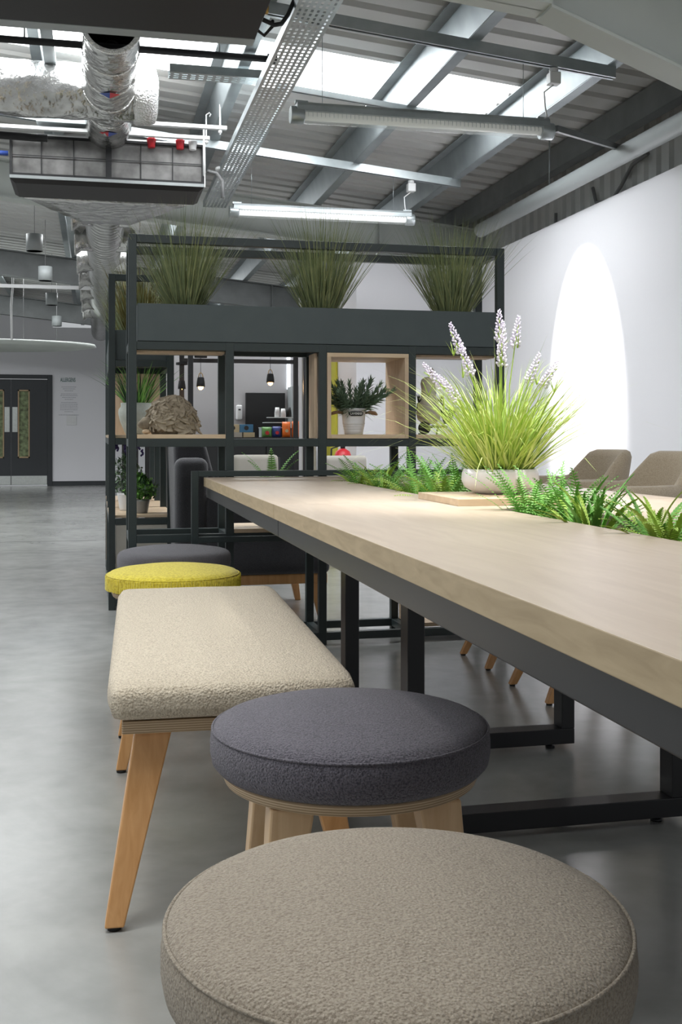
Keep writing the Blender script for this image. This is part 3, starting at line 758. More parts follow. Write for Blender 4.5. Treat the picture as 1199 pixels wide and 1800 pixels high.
for k in range(210):
    t = (k+.5)/210; ph = math.acos(1-t*.98); az = k*2.39996
    n = Vector((sin(ph)*cos(az), sin(ph)*sin(az), cos(ph)))
    p = Vector((n.x*.112, n.y*.106, .022+n.z*.14))
    if ph > 1.35: p.z = .015+rnd.uniform(0, .03)
    q = (n+Vector([rnd.uniform(-.5, .5) for _ in range(3)])).normalized().to_track_quat('Z', 'Y')
    e = (q @ Matrix.Rotation(rnd.uniform(-.8, .8), 3, 'Z').to_quaternion()).to_euler()
    inst('bark_chip', chip, hog, p, e, rnd.uniform(.7, 1.15))
# white pot with fern on unit 2
p2 = thing('potted_fern', 'rough whitewashed pot with arching green fern on the receding shelf', 'plant', (.215, 6.12, hz))
b = NB(); lathe(b, [(.001, 0), (.055, 0), (.062, .01), (.09, .07), (.098, .12), (.094, .14), (.082, .155), (.084, .175), (.074, .175), (.072, .15), (.001, .15)], 36, wob=lambda a, z: .025*sin(5*a+z*30)); obj('pot', b, M['stonepot'], p2)
t_ = tuft('fern_leaves', 150, .055, .33, .008, .65, 1.0, [M['dkgreen'], M['fern']], p2, seed=12); t_.location = (0, 0, .15)
# lavender bucket
bk = thing('lavender_bucket', 'white ribbed metal bucket of bushy grey-green lavender with rope handles, in oak box', 'plant', (1.145, 4.85, hz))
b = NB(); pr = [(.001, 0), (.042, 0)]
for k in range(4): pr += [(.043+k*.0022, .012+k*.011), (.0455+k*.0022, .016+k*.011), (.044+k*.0022, .021+k*.011)]
pr += [(.055, .11), (.059, .113), (.059, .118), (.055, .118), (.052, .105), (.001, .104)]
lathe(b, pr, 40); obj('bucket', b, M['enamel'], bk)
for s in (-1, 1):
    b = NB(); pts = [(s*(.052+.042*sin(pi*t/10)), (-.016+.0032*t), .100-.012*sin(pi*t/10)) for t in range(11)]
    pts = [(s*.052, -.012, .098), (s*.075, -.016, .104), (s*.098, -.014, .10), (s*.108, 0, .092), (s*.098, .014, .094), (s*.075, .016, .10), (s*.052, .012, .098)]
    tube(b, pts, .0055, 8); obj('rope_handle', b, M['rope'], bk)
b = NB()
n = 14
pts = [(radians(-36+72*k/n)) for k in range(n+1)]
lo = []; hi = []
for a in pts:
    hgt = .0105*(1 if abs(a) < .5 else .7)
    lo.append(b.verts.new((.0558*sin(a), -.0558*cos(a)-.001, .094-hgt))); hi.append(b.verts.new((.0578*sin(a), -.0578*cos(a)-.001, .094+hgt)))
for k in range(n): b.faces.new((lo[k], lo[k+1], hi[k+1], hi[k]))
lp = obj('name_label', b, M['labelblack'], bk); lp['label'] = 'black oval label'
word = 'LAVENDER'
for k, ch in enumerate(word):
    a = radians(-25.5+51*k/(len(word)-1))
    text_mesh('letter', ch, .014, M['print'], lp, (.0584*sin(a), -.0584*cos(a)-.001, .094), (radians(90), 0, a), .0003, .75, .0003)
def sprig(seed, H):
    rnd = random.Random(seed); b = NB(); pts = [Vector((0, 0, 0))]
    dx, dy = rnd.uniform(-.3, .3), rnd.uniform(-.3, .3)
    for k in range(1, 8): pts.append(pts[-1]+Vector((dx*.2*k/7, dy*.2*k/7, 1)).normalized()*H/7)
    tube(b, pts, .0015, 4)
    for k in range(70):
        t = k/70; i = min(6, int(t*7)); p = pts[i].lerp(pts[i+1], t*7-i)
        blade(b, p, k*2.4, .45+.75*(1-t), .042*(1-.5*t), .0058, .6, 3)
    me = bpy.data.meshes.new('sprig'); b.to_mesh(me); b.free(); me.materials.append(M['leafgrey']); return me
SPR = [sprig(1, .10), sprig(2, .12), sprig(3, .085)]
for i, (az, le, h) in enumerate(((0, .02, 1.0), (3.1, .5, 1.0), (3.3, .85, .95), (2.5, .6, 1), (3.9, .7, .9), (2.9, .22, 1.05), (.3, .42, 1.35), (6.1, .95, 1.25), (.1, .7, 1.0), (1.2, .45, 1), (4.8, .4, .95), (5.4, .6, .9), (1.9, .6, .9), (4.2, .35, 1), (3.0, 1.0, .95), (3.2, .35, 1.2), (2.7, .75, 1.15), (3.5, .6, 1.2), (.5, .25, 1.2), (5.9, .6, 1.1), (0, .85, 1.5), (2.2, .3, 1.15), (4.0, .9, 1.0))):
    inst('sprig', SPR[i % 3], bk, (cos(az)*.03, sin(az)*.03, .10), (0, le, az), h*1.22)
# bird / kettle creature ornament in the fourth bay
og = thing('cream_bird_ornament', 'cream pear-shaped bird ornament with black wire legs and foliage, behind the flower spikes', 'ornament', (1.505, 4.86, hz))
b = NB(); lathe(b, [(.001, .048), (.03, .05), (.052, .07), (.058, .10), (.05, .14), (.036, .18), (.034, .21), (.038, .235), (.034, .255), (.02, .265), (.001, .268)], 32); o = obj('body', b, M['cream'], og); o.location = (-.0, 0, 0)
b = NB(); bmesh.ops.create_icosphere(b, subdivisions=3, radius=.02, matrix=Matrix.Translation((.012, 0, .287)) @ Matrix.Diagonal((.75, .75, 1.15, 1))); obj('head', b, M['cream'], og, smooth=True)
for s in (-1, 1):
    b = NB(); tube(b, [(s*.03, 0, .06), (s*.042, -.01, .035), (s*.036, -.012, .012), (s*.03, -.03, .003)], .004, 6); tube(b, [(s*.034, -.012, .004), (s*.045, .012, .003)], .003, 6); obj('wire_leg', b, M['iron'], og)
    b = NB(); tube(b, [(s*.034, -.01, .17), (s*.06, -.02, .14), (s*.066, -.028, .115), (s*.075, -.03, .105)], .003, 6)
    for q in range(7): blade(b, (s*.055, -.02, .15), q*.9, .3, .04, .008, .3, 3)
    obj('wire_foliage', b, M['iron'], og)
b = NB(); tube(b, [(-.04, .0, .04), (0, -.01, .036), (.09, .0, .036)], .007, 6); lathe(b, [(.026, 0), (.03, .002), (.03, .006), (.026, .008)], 20, (-.028, -.03, .030), 'y'); obj('base_ironwork', b, M['iron'], og)
b = NB()
for q in range(26): 
    a = q*2.4; blade(b, (.09+.012*cos(a), .012*sin(a), .05), a, .4, .10, .014, .8, 4)
obj('dark_foliage', b, M['dkgreen'], og, recalc=False)
# plants on low shelf of unit 2
def bushy(name, label, loc, foliage, n, R, H, potm, pr, ph, seed, flowers=False):
    t = thing(name, label, 'plant', loc)
    b = NB(); pro = [(.001, 0), (pr*.75, 0)]
    for k in range(5): pro += [(pr*(.78+.045*k), ph*(.12+.17*k)), (pr*(.82+.045*k), ph*(.18+.17*k))]
    pro += [(pr*1.03, ph), (pr*.95, ph), (.001, ph*.9)]
    lathe(b, pro, 24); obj('pot', b, potm, t)
    rnd = random.Random(seed); b = NB()
    for k in range(n):
        u = rnd.uniform(0, 2*pi); q = rnd.random()**.5; z = ph+rnd.random()*H
        rr = R*q*sin(pi*min(.95, .25+(z-ph)/H*.7)); blade(b, (cos(u)*rr, sin(u)*rr, z), rnd.uniform(0, 6.28), rnd.uniform(.3, 1.5), .03, .014, .8, 3, mi=rnd.choice(range(len(foliage))))
    for k in range(14): tube(b, [(0, 0, ph*.8), (rnd.uniform(-R, R)*.7, rnd.uniform(-R, R)*.7, ph+H*.9)], .0015, 4)
    tag(obj('foliage', b, foliage, t, recalc=False), kind='stuff')
    if flowers:
        fb = NB()
        for k in range(14):
            a = rnd.uniform(0, 6.28); rr = R*rnd.random(); c = Vector((cos(a)*rr, sin(a)*rr, ph+H*rnd.uniform(.85, 1.15)))
            for q in range(6): bmesh.ops.create_icosphere(fb, subdivisions=1, radius=.007, matrix=Matrix.Translation(c+Vector((rnd.uniform(-.006, .006), rnd.uniform(-.006, .006), q*.006))))
        tag(obj('flower_heads', fb, M['purple'], t), kind='stuff')
    return t
bushy('violet_flower_pot', 'zinc pot of dark foliage with deep violet flowers on the low shelf', (.17, 6.30, .5005), [M['dkgreen'], M['leafgrey']], 420, .10, .22, M['enamel'], .055, .10, 3, True)
bushy('leafy_pot_plant', 'zinc pot spilling small bright green leaves, front of the low shelf', (.235, 6.07, .5005), [M['fern'], M['dkgreen']], 620, .095, .13, M['zinc'], .05, .075, 4)
o = thing('terracotta_fern_pot', 'brown pot on the low oak shelf with fern reaching above the table end', 'plant', (.775, 4.88, .5185))
b = NB(); lathe(b, [(.001, 0), (.038, 0), (.055, .10), (.058, .10), (.058, .12), (.05, .12), (.001, .11)], 28); obj('pot', b, M['creampanel'], o)
for k, (az, le, s) in enumerate(((.2, -.5, 1.4), (3.0, -.45, 1.4), (1.5, -.7, 1.35), (4.5, -.6, 1.35), (5.6, -.4, 1.25), (2.3, -.35, 1.25))):
    inst('frond', FR[0], o, (0, 0, .10), (0, le+.1, az), s)

# ================================================================== CHAIRS ALONG THE WALL
def armchair(loc, label, rz=0):
    t = thing('armchair', label, 'chair', (*loc, 0), rz, None)
    b = cushion_mesh(.44, .40, .37, .46, bulge=.01, r=.035); obj('seat', b, M['chairfab'], t, smooth=True)
    # wrap-round shell: arms at front, back at +x
    b = NB(); n = 40; rings = []
    for k in range(n+1):
        s = -1+2*k/n; ang = s*radians(118)
        x = .265*cos(ang)*1.0+.0; y = .232*sin(ang)
        if abs(ang) > radians(95): pass
        f = max(0, min(1, (abs(s)-.27)/.15)); f = f*f*(3-2*f); top = .865*(1-f)+.75*f
        f2 = max(0, min(1, (abs(s)-.86)/.14)); top -= .05*f2**2
        nx, ny = cos(ang), sin(ang); lean = .085*(1-f)+.02*f
        th = .026
        prof = []
        for (o_, z) in ((-th, .40), (th, .38), (th+.004, .55), (th, top-.03), (th*.6, top-.008), (0, top), (-th*.6, top-.008), (-th, top-.03), (-th-.006, .55)):
            zz = (z-.40)/.46; prof.append(b.verts.new((x+nx*(o_+lean*zz), y+ny*(o_+lean*zz*.35), z)))
        rings.append(prof)
    for a, c in zip(rings, rings[1:]):
        m_ = len(a)
        for k in range(m_):
            f_ = b.faces.new((a[k], a[(k+1) % m_], c[(k+1) % m_], c[k]))
    b.faces.new(rings[0][::-1]); b.faces.new(rings[-1])
    obj('back_shell', b, M['chairfab'], t, smooth=True)
    b = NB(); box(b, -.16, .17, -.15, .15, .345, .372); obj('seat_base', b, M['blackmatt'], t, bevel=.005)
    for sx in (-1, 1):
        for sy in (-1, 1):
            b = NB(); leg_mesh(b, (sx*.13, sy*.115, .345), (sx*.26-.035, sy*.15, .006), .045, .026)
            lg = obj('leg', b, M['leg'], t, bevel=.003)
            b = NB(); lathe(b, [(.010, 0), (.011, .006)], 12, (sx*.26-.035, sy*.15, 0)); obj('foot_pad', b, M['rubber'], lg)
    return t
ac = armchair((1.80, 4.22), 'taupe tub chair on beech legs across the table, furthest of the row')
ac2 = copy_tree(ac, 'taupe tub chair on beech legs across the table, nearer, at the right picture edge', None, (1.80, 3.66, 0), radians(3))

# ================================================================== LOUNGE SEAT BEHIND THE FRAME
so = thing('lounge_sofa', 'charcoal high-backed lounge seat on pale wooden plinth behind the shelving frame', 'sofa', (.77, 5.72, 0))
def rbox(name, m, parent, x0, x1, y0, y1, z0, z1, r=.03, off=(0, 0), seg=4):
    b = NB(); box(b, x0-off[0], x1-off[0], y0-off[1], y1-off[1], z0, z1); return obj(name, b, m, parent, bevel=r, seg=seg)
so_ = (.77, 5.72)
rbox('side_arm', M['sofafab'], so, .52, 1.14, 5.33, 5.43, .235, .64, .03, so_)
rbox('wing', M['sofafab'], so, .37, .535, 5.33, 5.45, .235, .815, .045, so_)
rbox('seat', M['sofafab'], so, .50, 1.14, 5.43, 6.12, .235, .44, .04, so_)
b = NB(); prism(b, [(-.38, .3), (-.17, .3), (-.19, .70), (-.24, .89), (-.40, .89)], 5.45-5.72, 6.12-5.72); obj('backrest', b, M['sofafab'], so, bevel=.03, seg=4)
b = NB(); box(b, -.37, .36, -.36, .38, .185, .234); obj('plinth', b, M['leg'], so, bevel=.004)
for sx, sy in ((-.3, -.32), (.30, -.32), (-.3, .32), (.30, .32)):
    b = NB(); leg_mesh(b, (sx, sy, .186), (sx*1.12, sy*1.05, 0), .05, .03); obj('leg', b, M['leg'], so, bevel=.003)

# ================================================================== KITCHENETTE
KY = 10.98
ct = thing('kitchen_counter', 'long black service counter against the grey kitchen wall', 'counter', (1.3, 10.65, 0))
part('worktop', M['blackmatt'], ct, (.66, 2.05, 10.33, 10.99, .88, .91), off=(1.3, 10.65))
for k in range(3):
    part('front_panel', M['doorpaint'], ct, (.67+k*.46, .67+k*.46+.452, 10.36, 10.378, .08, .878), off=(1.3, 10.65))
part('carcass', M['blackmatt'], ct, (.67, 2.04, 10.38, 10.98, 0, .878), off=(1.3, 10.65))
b = NB(); box(b, 1.47, 1.87, 10.95, 10.998, .912, 1.36); tag(obj('black_opening_sheet', b, M['blackmatt'], bevel=.003), 'flat black sheet standing in for the dark opening in the kitchen wall behind the counter', 'panel')  # flat black sheet put on the wall in place of its dark opening
o = thing('soap_dispenser', 'white wall dispenser left of the black opening', 'dispenser', (1.40, 10.96, 1.16))
b = NB(); box(b, -.028, .028, -.05, .038, -.075, .075); obj('dispenser_body', b, M['plas'], o, bevel=.015, seg=4)
b = NB(); box(b, -.012, .012, -.054, -.048, .02, .035); obj('sensor_window', b, M['labelblack'], o)
b = NB(); box(b, 1.895, 1.93, 10.985, 10.998, 1.40, 1.95); 
tag(obj('lit_wall_strip', b, M['strip']), 'bright narrow vertical light strip on kitchen wall', 'light')
b = NB(); box(b, 1.90, 1.98, 10.70, 10.998, 1.0, 1.42); tag(obj('wall_cabinet', b, M['unitgrey'], bevel=.004), 'small grey cabinet standing at the right of the black opening', 'cabinet')
# pillar in front
b = NB(); box(b, 1.80, 1.93, 9.65, 9.80, 0, 2.2); tag(obj('pillar', b, M['greywall'], bevel=.004), 'pale grey square pillar in front of the kitchen, right of counter', 'pillar')
b = NB(); box(b, 2.045, 2.064, 9.35, 9.75, 0, 2.1); tag(obj('yellow_panel', b, M['yellowwall'], bevel=.002), 'yellow upright panel fixed on the side wall beyond oak box', 'panel')
def carton(x, w, m, label, y=10.5, z=.9105, h=.075, badge=True):
    t = thing('snack_carton', label, 'box', (x, y, z))
    b = NB(); box(b, -w/2, w/2, -.07, .07, 0, h); obj('carton', b, m, t, bevel=.002)
    if badge:
        b = NB(); lathe(b, [(.022, 0), (.022, .002)], 18, (0, -.0705, h*.55), 'y'); obj('badge', b, M['labelblack'], t)
carton(1.275, .125, M['creambox'], 'cream snack carton on the upper row, left end of counter', z=.959)
carton(1.405, .13, M['bluebox'], 'blue snack carton beside the cream one on the counter', z=.959)
carton(1.30, .13, M['creampanel'], 'pale snack carton at the bottom of the stack', h=.047, badge=False)
carton(1.43, .11, M['creambox'], 'brown snack carton under the blue one', h=.047, badge=False)
def bag(x, y, z, w, h, m, label, mark=True):
    t = thing('snack_bag', label, 'snack bag', (x, y, z))
    b = NB(); bmesh.ops.create_cube(b, size=2); bmesh.ops.subdivide_edges(b, edges=b.edges, cuts=5, use_grid_fill=True)
    for v in b.verts:
        u, q, s = v.co; f = (1-s**4)*.8+.12; v.co = (u*w/2*(1-.06*(1-s*s)), q*.035*f*(1-u*u*.6), (s+1)*h/2)
    obj('packet', b, m, t, smooth=True)
    if mark:
        b = NB(); lathe(b, [(w*.2, 0), (w*.2, .002)], 16, (0, -.036, h*.42), 'y'); obj('printed_disc', b, M['red'] if m is not M['orange'] else M['creambox'], t)
bag(1.60, 10.42, .9105, .095, .10, M['greenbag'], 'green snack bag on the counter front')
bag(1.70, 10.44, .9105, .085, .105, M['bluebag'], 'dark blue snack bag next to the green one')
bag(1.79, 10.42, .9105, .08, .15, M['orange'], 'left orange snack bag on the counter')
bag(1.885, 10.42, .9105, .08, .155, M['orange'], 'right orange snack bag on the counter, last in row')
rack = thing('acrylic_rack', 'clear tiered acrylic rack behind the snack bags', 'rack', (1.72, 10.6, .9105))
b = NB()
for k, z in enumerate((.09, .14, .19)): box(b, -.16+.04*k, .20, -.08+.03*k, .10, z, z+.008)
box(b, -.155, -.147, -.08, .1, 0, .09); box(b, .192, .2, -.08, .1, 0, .19); obj('tier', b, M['clearpl'], rack)
def cups(x, m, label, n=5, y=10.62, z=1.1085):
    t = thing('cup_stack', label, 'cups', (x, y, z))
    b = NB()
    for k in range(n): lathe(b, [(.028, k*.012), (.020, k*.012+.06)], 16)
    obj('cups', b, m, t)
cups(1.735, M['plas'], 'left stack of white paper cups on the acrylic rack', 4)
cups(1.79, M['plas'], 'right stack of white paper cups on the acrylic rack', 3, 10.60)
cups(1.85, M['blackmatt'], 'black cup stack on the acrylic rack', 4)
ex = thing('fire_extinguisher', 'red fire extinguisher beyond the fern, by the yellow panel', 'extinguisher', (1.76, 7.8, .50))
b = NB(); lathe(b, [(.001, 0), (.06, 0), (.065, .01), (.065, .27), (.05, .31), (.02, .33), (.001, .335)], 24); obj('cylinder', b, M['red'], ex)
b = NB(); lathe(b, [(.018, .33), (.018, .36)], 12); box(b, -.05, .03, -.008, .008, .36, .372); tube(b, [(-.03, 0, .35), (-.085, 0, .33), (-.09, 0, .2), (-.07, 0, .1)], .007, 6); obj('valve_and_hose', b, M['blackmatt'], ex)
b = NB(); lathe(b, [(.16, 0), (.16, .02), (.03, .03), (.03, .47), (.08, .499)], 24, (1.76, 7.8, 0)); tag(obj('extinguisher_stand', b, M['steel']), 'round pedestal stand carrying the red extinguisher', 'stand')
def cafe_chair(loc, rz, fab, frame, label):
    t = thing('cafe_chair', label, 'chair', (*loc, 0), rz)
    b = cushion_mesh(.32, .06, .50, .79, bulge=0, r=.028)
    for v in b.verts: v.co.y += .15-.25*(v.co.x**2)*4*.25+ (v.co.z-.55)*.12
    o = obj('backrest', b, fab, t, smooth=True); o.location = (0, .06, 0)
    b = cushion_mesh(.42, .42, .42, .47, bulge=.004, r=.02); obj('seat', b, fab, t, smooth=True)
    for sx in (-1, 1):
        b = NB(); tube(b, [(sx*.19, -.19, 0), (sx*.185, -.18, .42)], .011, 8); obj('leg', b, frame, t)
        b = NB(); tube(b, [(sx*.2, .25, 0), (sx*.19, .19, .42), (sx*.175, .20, .6), (sx*.165, .21, .77)], .011, 8); obj('leg', b, frame, t)
    return t
cafe_chair((1.115, 7.9), radians(175), M['creampanel'], M['blackmatt'], 'pale cafe chair back seen through the middle bay')
cafe_chair((1.60, 7.45), radians(190), M['creampanel'], M['plas'], 'pale cafe chair with white tubular frame, beside the extinguisher')

# black booth frame with pendants
bf = thing('booth_frame', 'tall black open booth frame with slatted sides behind the divider', 'frame', (1.2, 9.0, 0))
bo = (1.2, 9.0)
for x, y in ((.70, 8.6), (.70, 9.5), (.98, 8.6), (1.12, 9.5), (1.62, 8.6), (1.70, 9.5)):
    part('post', M['black'], bf, (x, x+.04, y, y+.04, 0, 1.72), off=bo)
for y in (8.6, 9.5):
    part('rail', M['black'], bf, (.70, 1.74, y+.001, y+.039, 1.68, 1.72), off=bo); part('rail', M['black'], bf, (.74, 1.70, y+.002, y+.038, 1.56, 1.595), off=bo)
for x in (.70, .98, 1.40, 1.70):
    part('cross_rail', M['black'], bf, (x+.001, x+.039, 8.64, 9.5, 1.681, 1.719), off=bo)
def pendant(x, y, ztop, zl, label):
    t = thing('pendant_lamp', label, 'pendant lamp', (x, y, zl))
    b = NB(); lathe(b, [(.018, .075), (.026, .070), (.032, .03), (.034, 0), (.031, 0), (.029, .03), (.02, .066)], 24); obj('lamp_shade', b, M['blackmatt'], t)
    b = NB(); bmesh.ops.create_icosphere(b, subdivisions=2, radius=.021, matrix=Matrix.Translation((0, 0, -.004))); obj('bulb', b, M['glow'], t, smooth=True)
    b = NB(); tube(b, [(0, 0, .075), (0, 0, ztop-zl)], .002, 5); obj('cord', b, M['blackmatt'], t)
    b = NB(); tube(b, [(-.018, 0, .072), (-.012, 0, .10), (0, 0, .112), (.012, 0, .10), (.018, 0, .072)], .0035, 6); obj('hanger_loop', b, M['brass'], t)
    b = NB(); lathe(b, [(.05, ztop-zl-.022), (.05, ztop-zl-.001)], 16); obj('ceiling_cup', b, M['blackmatt'], t)
pendant(1.40+.02, 9.05, 1.68, 1.37, 'black pendant lamp glowing in the middle bay')
pendant(.80, 8.62, 1.56, 1.31, 'black pendant lamp glowing above the hedgehog')
pendant(.72, 9.52, 1.56, 1.33, 'small black pendant lamp furthest back beside the slats')

# ================================================================== WALL TEXT & SWITCH ON BACK WALL
wt = thing('allergens_notice', 'allergens lettering applied on the far white wall beside the door', 'notice', (-.50, 20.997, 1.6))
text_mesh('heading', 'ALLERGENS', .105, M['printgreen'], wt, (-.02, 0, .37), (radians(90), 0, 0), .001, .5, .0008)
rnd = random.Random(4)
for k, (dz, w) in enumerate(((.24, .27), (.205, .22), (.17, .16), (.11, .29), (.08, .31), (.045, .25), (.01, .15), (-.05, .29), (-.083, .32), (-.116, .32), (-.15, .32), (-.185, .32), (-.22, .16), (-.28, .37))):
    b = NB(); x = -w/2
    while x < w/2:
        l = rnd.uniform(.012, .035); box(b, x, min(x+l, w/2), -.001, 0, dz-.004, dz+.004); x += l+.008
    obj('text_line', b, M['printgrey'], wt)
sw = thing('wall_switch_plate', 'square white plate on the far wall below the notice', 'switch', (-.455, 20.99, 1.22))
b = NB(); box(b, -.09, .09, -.006, .009, -.09, .09); obj('plate', b, M['plas'], sw, bevel=.004)
b = NB(); box(b, -.055, .055, -.012, -.006, -.055, .055); obj('rocker', b, M['plas'], sw, bevel=.003)
# acoustic raft
rf = thing('ceiling_raft', 'flat round-ended pale ceiling raft hanging before the far wall', 'ceiling raft', (-1.6, 15.8, 2.14))
b = NB(); lathe(b, [(.001, 0), (1.40, 0), (1.60, .035), (1.58, .07), (.001, .07)], 72); bmesh.ops.scale(b, vec=(1, .5, 1), verts=b.verts); obj('raft', b, M['beampaint'], rf)
for k in range(5):
    a = k*2*pi/5+.3; b = NB(); tube(b, [(cos(a)*1.1, sin(a)*.5, .07), (cos(a)*1.1, sin(a)*.5, 1.0)], .0018, 5); obj('suspension_wire', b, M['cable'], rf)
b = NB(); tube(b, [(-1.05, 14.6, 3.0), (-1.05, 14.6, 2.85), (-1.07, 14.62, 2.6), (-1.06, 14.6, 2.16)], .014, 8)
tag(obj('hanging_cable', b, M['whitecable']), 'thick white cable hanging in front of the round raft', 'cable')
# cylinder pendants
for i, (x, y) in enumerate(((-.54, 10.1), (-.53, 12.0), (-.55, 14.2), (-.58, 16.9))):
    t = thing('drum_pendant', ['grey drum pendant lamp, nearest and highest of the row at left', 'grey drum pendant lamp, second of the receding row', 'grey drum pendant lamp, third of the receding row', 'grey drum pendant lamp, furthest of the receding row'][i], 'pendant lamp', (x, y, EYE+1.65), 0, 'drum pendants in the aisle')
    b = NB(); lathe(b, [(.073, 0), (.073, .15), (.06, .152), (.001, .152)], 32); o = obj('drum_shade', b, M['unitgrey'], t)
    b = NB(); lathe(b, [(.001, .02), (.066, .02), (.066, .004), (.070, 0)], 32); obj('reflector', b, M['blackmatt'], t)
    b = NB(); tube(b, [(0, 0, .152), (0, 0, roof_z(x)-.0-(EYE+1.65))], .003, 5); obj('cord', b, M['cable'], t)

# ================================================================== SERVICES IN THE ROOF
# long struts across under the purlins
def strut(y, x0, x1, label, h=.045, w=.041, drop=.172, m=M['galv'], slotted=True):
    t = thing('strut_channel', label, 'channel', ((x0+x1)/2, y, roof_z((x0+x1)/2)-drop))
    zm = roof_z((x0+x1)/2)-drop; L = (x1-x0)/2
    b = NB(); 
    def sl_(u0, u1, yy0, yy1, z0, z1):
        hexa(b, [(u0, yy0, z0-.1*u0), (u1, yy0, z0-.1*u1), (u1, yy1, z0-.1*u1), (u0, yy1, z0-.1*u0)], [(u0, yy0, z1-.1*u0), (u1, yy0, z1-.1*u1), (u1, yy1, z1-.1*u1), (u0, yy1, z1-.1*u0)])
    sl_(-L, L, -w/2, -w/2+.004, -h, 0); sl_(-L, L, w/2-.004, w/2, -h, 0); sl_(-L, L, -w/2+.004, w/2-.004, -.004, 0)
    sl_(-L, L, -w/2+.004, -w/2+.012, -h, -h+.003); sl_(-L, L, w/2-.012, w/2-.004, -h, -h+.003)
    obj('channel', b, m, t)
    return t
strut(4.98, .15, 2.50, 'galvanised strut running across above the near strip light', .055)
strut(7.39, -1.2, 2.52, 'galvanised strut running across above the far strip light', .055)
strut(6.05, .98, 1.95, 'thin slotted strut crossing below the rooflight', .03, .035, .172)
# strip lights
def striplight(y, z, label, lit):
    t = thing('strip_light', label, 'strip light', (1.53, y, z))
    b = NB(); prism(b, [(-.030, .062), (.030, .062), (.036, .048), (.036, .022), (-.036, .022), (-.036, .048)], -.625, .625, 'yz'); 
    obj('body', b, M['galv'], t)
    b = NB(); lathe(b, [(.022, -.60), (.022, .60)], 20, (0, 0, .008), 'x'); obj('diffuser', b, M['tube'] if lit else M['tubedim'], t)
    b = NB()
    for k in range(60): box(b, -.59+k*.02, -.5885+k*.02, -.025, .025, .0, .022)
    tag(obj('louvre', b, M['galv'], t), kind='stuff')
    b = NB(); lathe(b, [(.036, -.62), (.036, .62)], 24, (0, 0, .008), 'x'); obj('clear_cover', b, M['acrylic'], t)
    for s in (-1, 1):
        b = NB(); lathe(b, [(.039, 0), (.041, .004), (.041, .06), (.039, .064)], 24, (s*.62-.032, 0, .008), 'x'); obj('end_cap', b, M['galv'], t)
        b = NB(); tube(b, [(s*.5, 0, .062), (s*.5, 0, roof_z(1.53+s*.5)-.22-z)], .0016, 4); obj('suspension_wire', b, M['galv'], t)
        b = NB(); box(b, s*.6-.03, s*.6+.03, -.012, .012, .062, .075); obj('bracket', b, M['galv'], t)
    return t
striplight(5.0, 2.405, 'tubular strip light hanging across the top, nearer of the two, unlit', False)
striplight(7.39, 2.435, 'tubular strip light beyond, lit, just above the grasses', True)
def jbox(x, y, label, zend):
    z = roof_z(x)-.175-.055
    t = thing('junction_box', label, 'junction box', (x, y, z))
    b = NB(); lathe(b, [(.022, -.022), (.022, 0)], 16); box(b, -.028, .028, -.028, .028, -.082, -.022); obj('box', b, M['plas'], t, bevel=.006)
    b = NB(); tube(b, [(0, 0, -.08), (-.05, 0, -.12), (-.045, 0, -.19), (-.035, 0, -.24), (-.05, 0, zend-z)], .004, 6); obj('flex', b, M['whitecable'], t)
jbox(2.18, 4.98, 'white junction box under the near strut', 2.47); jbox(2.16, 7.39, 'white junction box under the far strut', 2.5)
b = NB(); beam(b, (2.20, 5.0, 2.43), (2.97, 5.75, 2.56), .022, .03)
tag(obj('bracket_arm', b, M['galvdark']), 'thin steel arm from strip light end to the eaves beam', 'bracket')
# downpipe along wall
b = NB(); tube(b, [(2.86, -2, 2.49), (2.86, 7.9, 2.49)], .052, 24); 
pp = thing('long_pipe', 'long grey plastic pipe running along the top of right wall', 'pipe', (2.86, 3, 2.49)); o = obj('pipe_run', b, M['pipe'], pp); o.location = (-2.86, -3, -2.49)
for y in (1.5, 4.0, 6.6):
    b = NB(); tube(b, [(0, y-3, .05), (.0, y-3, roof_z(2.86)-2.49-.01)], .005, 6); obj('hanger_rod', b, M['galv'], pp)
# conduits on cladding
for i, pts in enumerate(([(3.235, 6.0, 2.62), (3.235, 6.2, 2.60), (3.235, 6.35, 2.50), (3.235, 6.5, 2.43), (3.235, 6.7, 2.47), (3.235, 6.75, 2.58)],
                         [(3.235, 5.0, 2.58), (3.235, 5.18, 2.60), (3.235, 5.28, 2.56), (3.235, 5.30, 2.36)], [(3.235, 7.6, 2.45), (3.235, 7.8, 2.46), (3.235, 7.95, 2.40), (3.235, 7.98, 2.33)],
                         [(3.235, 7.35, 2.53), (3.235, 7.36, 2.42), (3.235, 7.42, 2.36)])):
    b = NB(); tube(b, pts, .012, 8)
    tag(obj('conduit', b, M['cable']), ['looping grey conduit on cladding above the wall spot', 'hooked grey conduit on cladding at the right', 'short curved conduit on cladding near the frame corner', 'straight short conduit stub on cladding'][i], 'conduit')
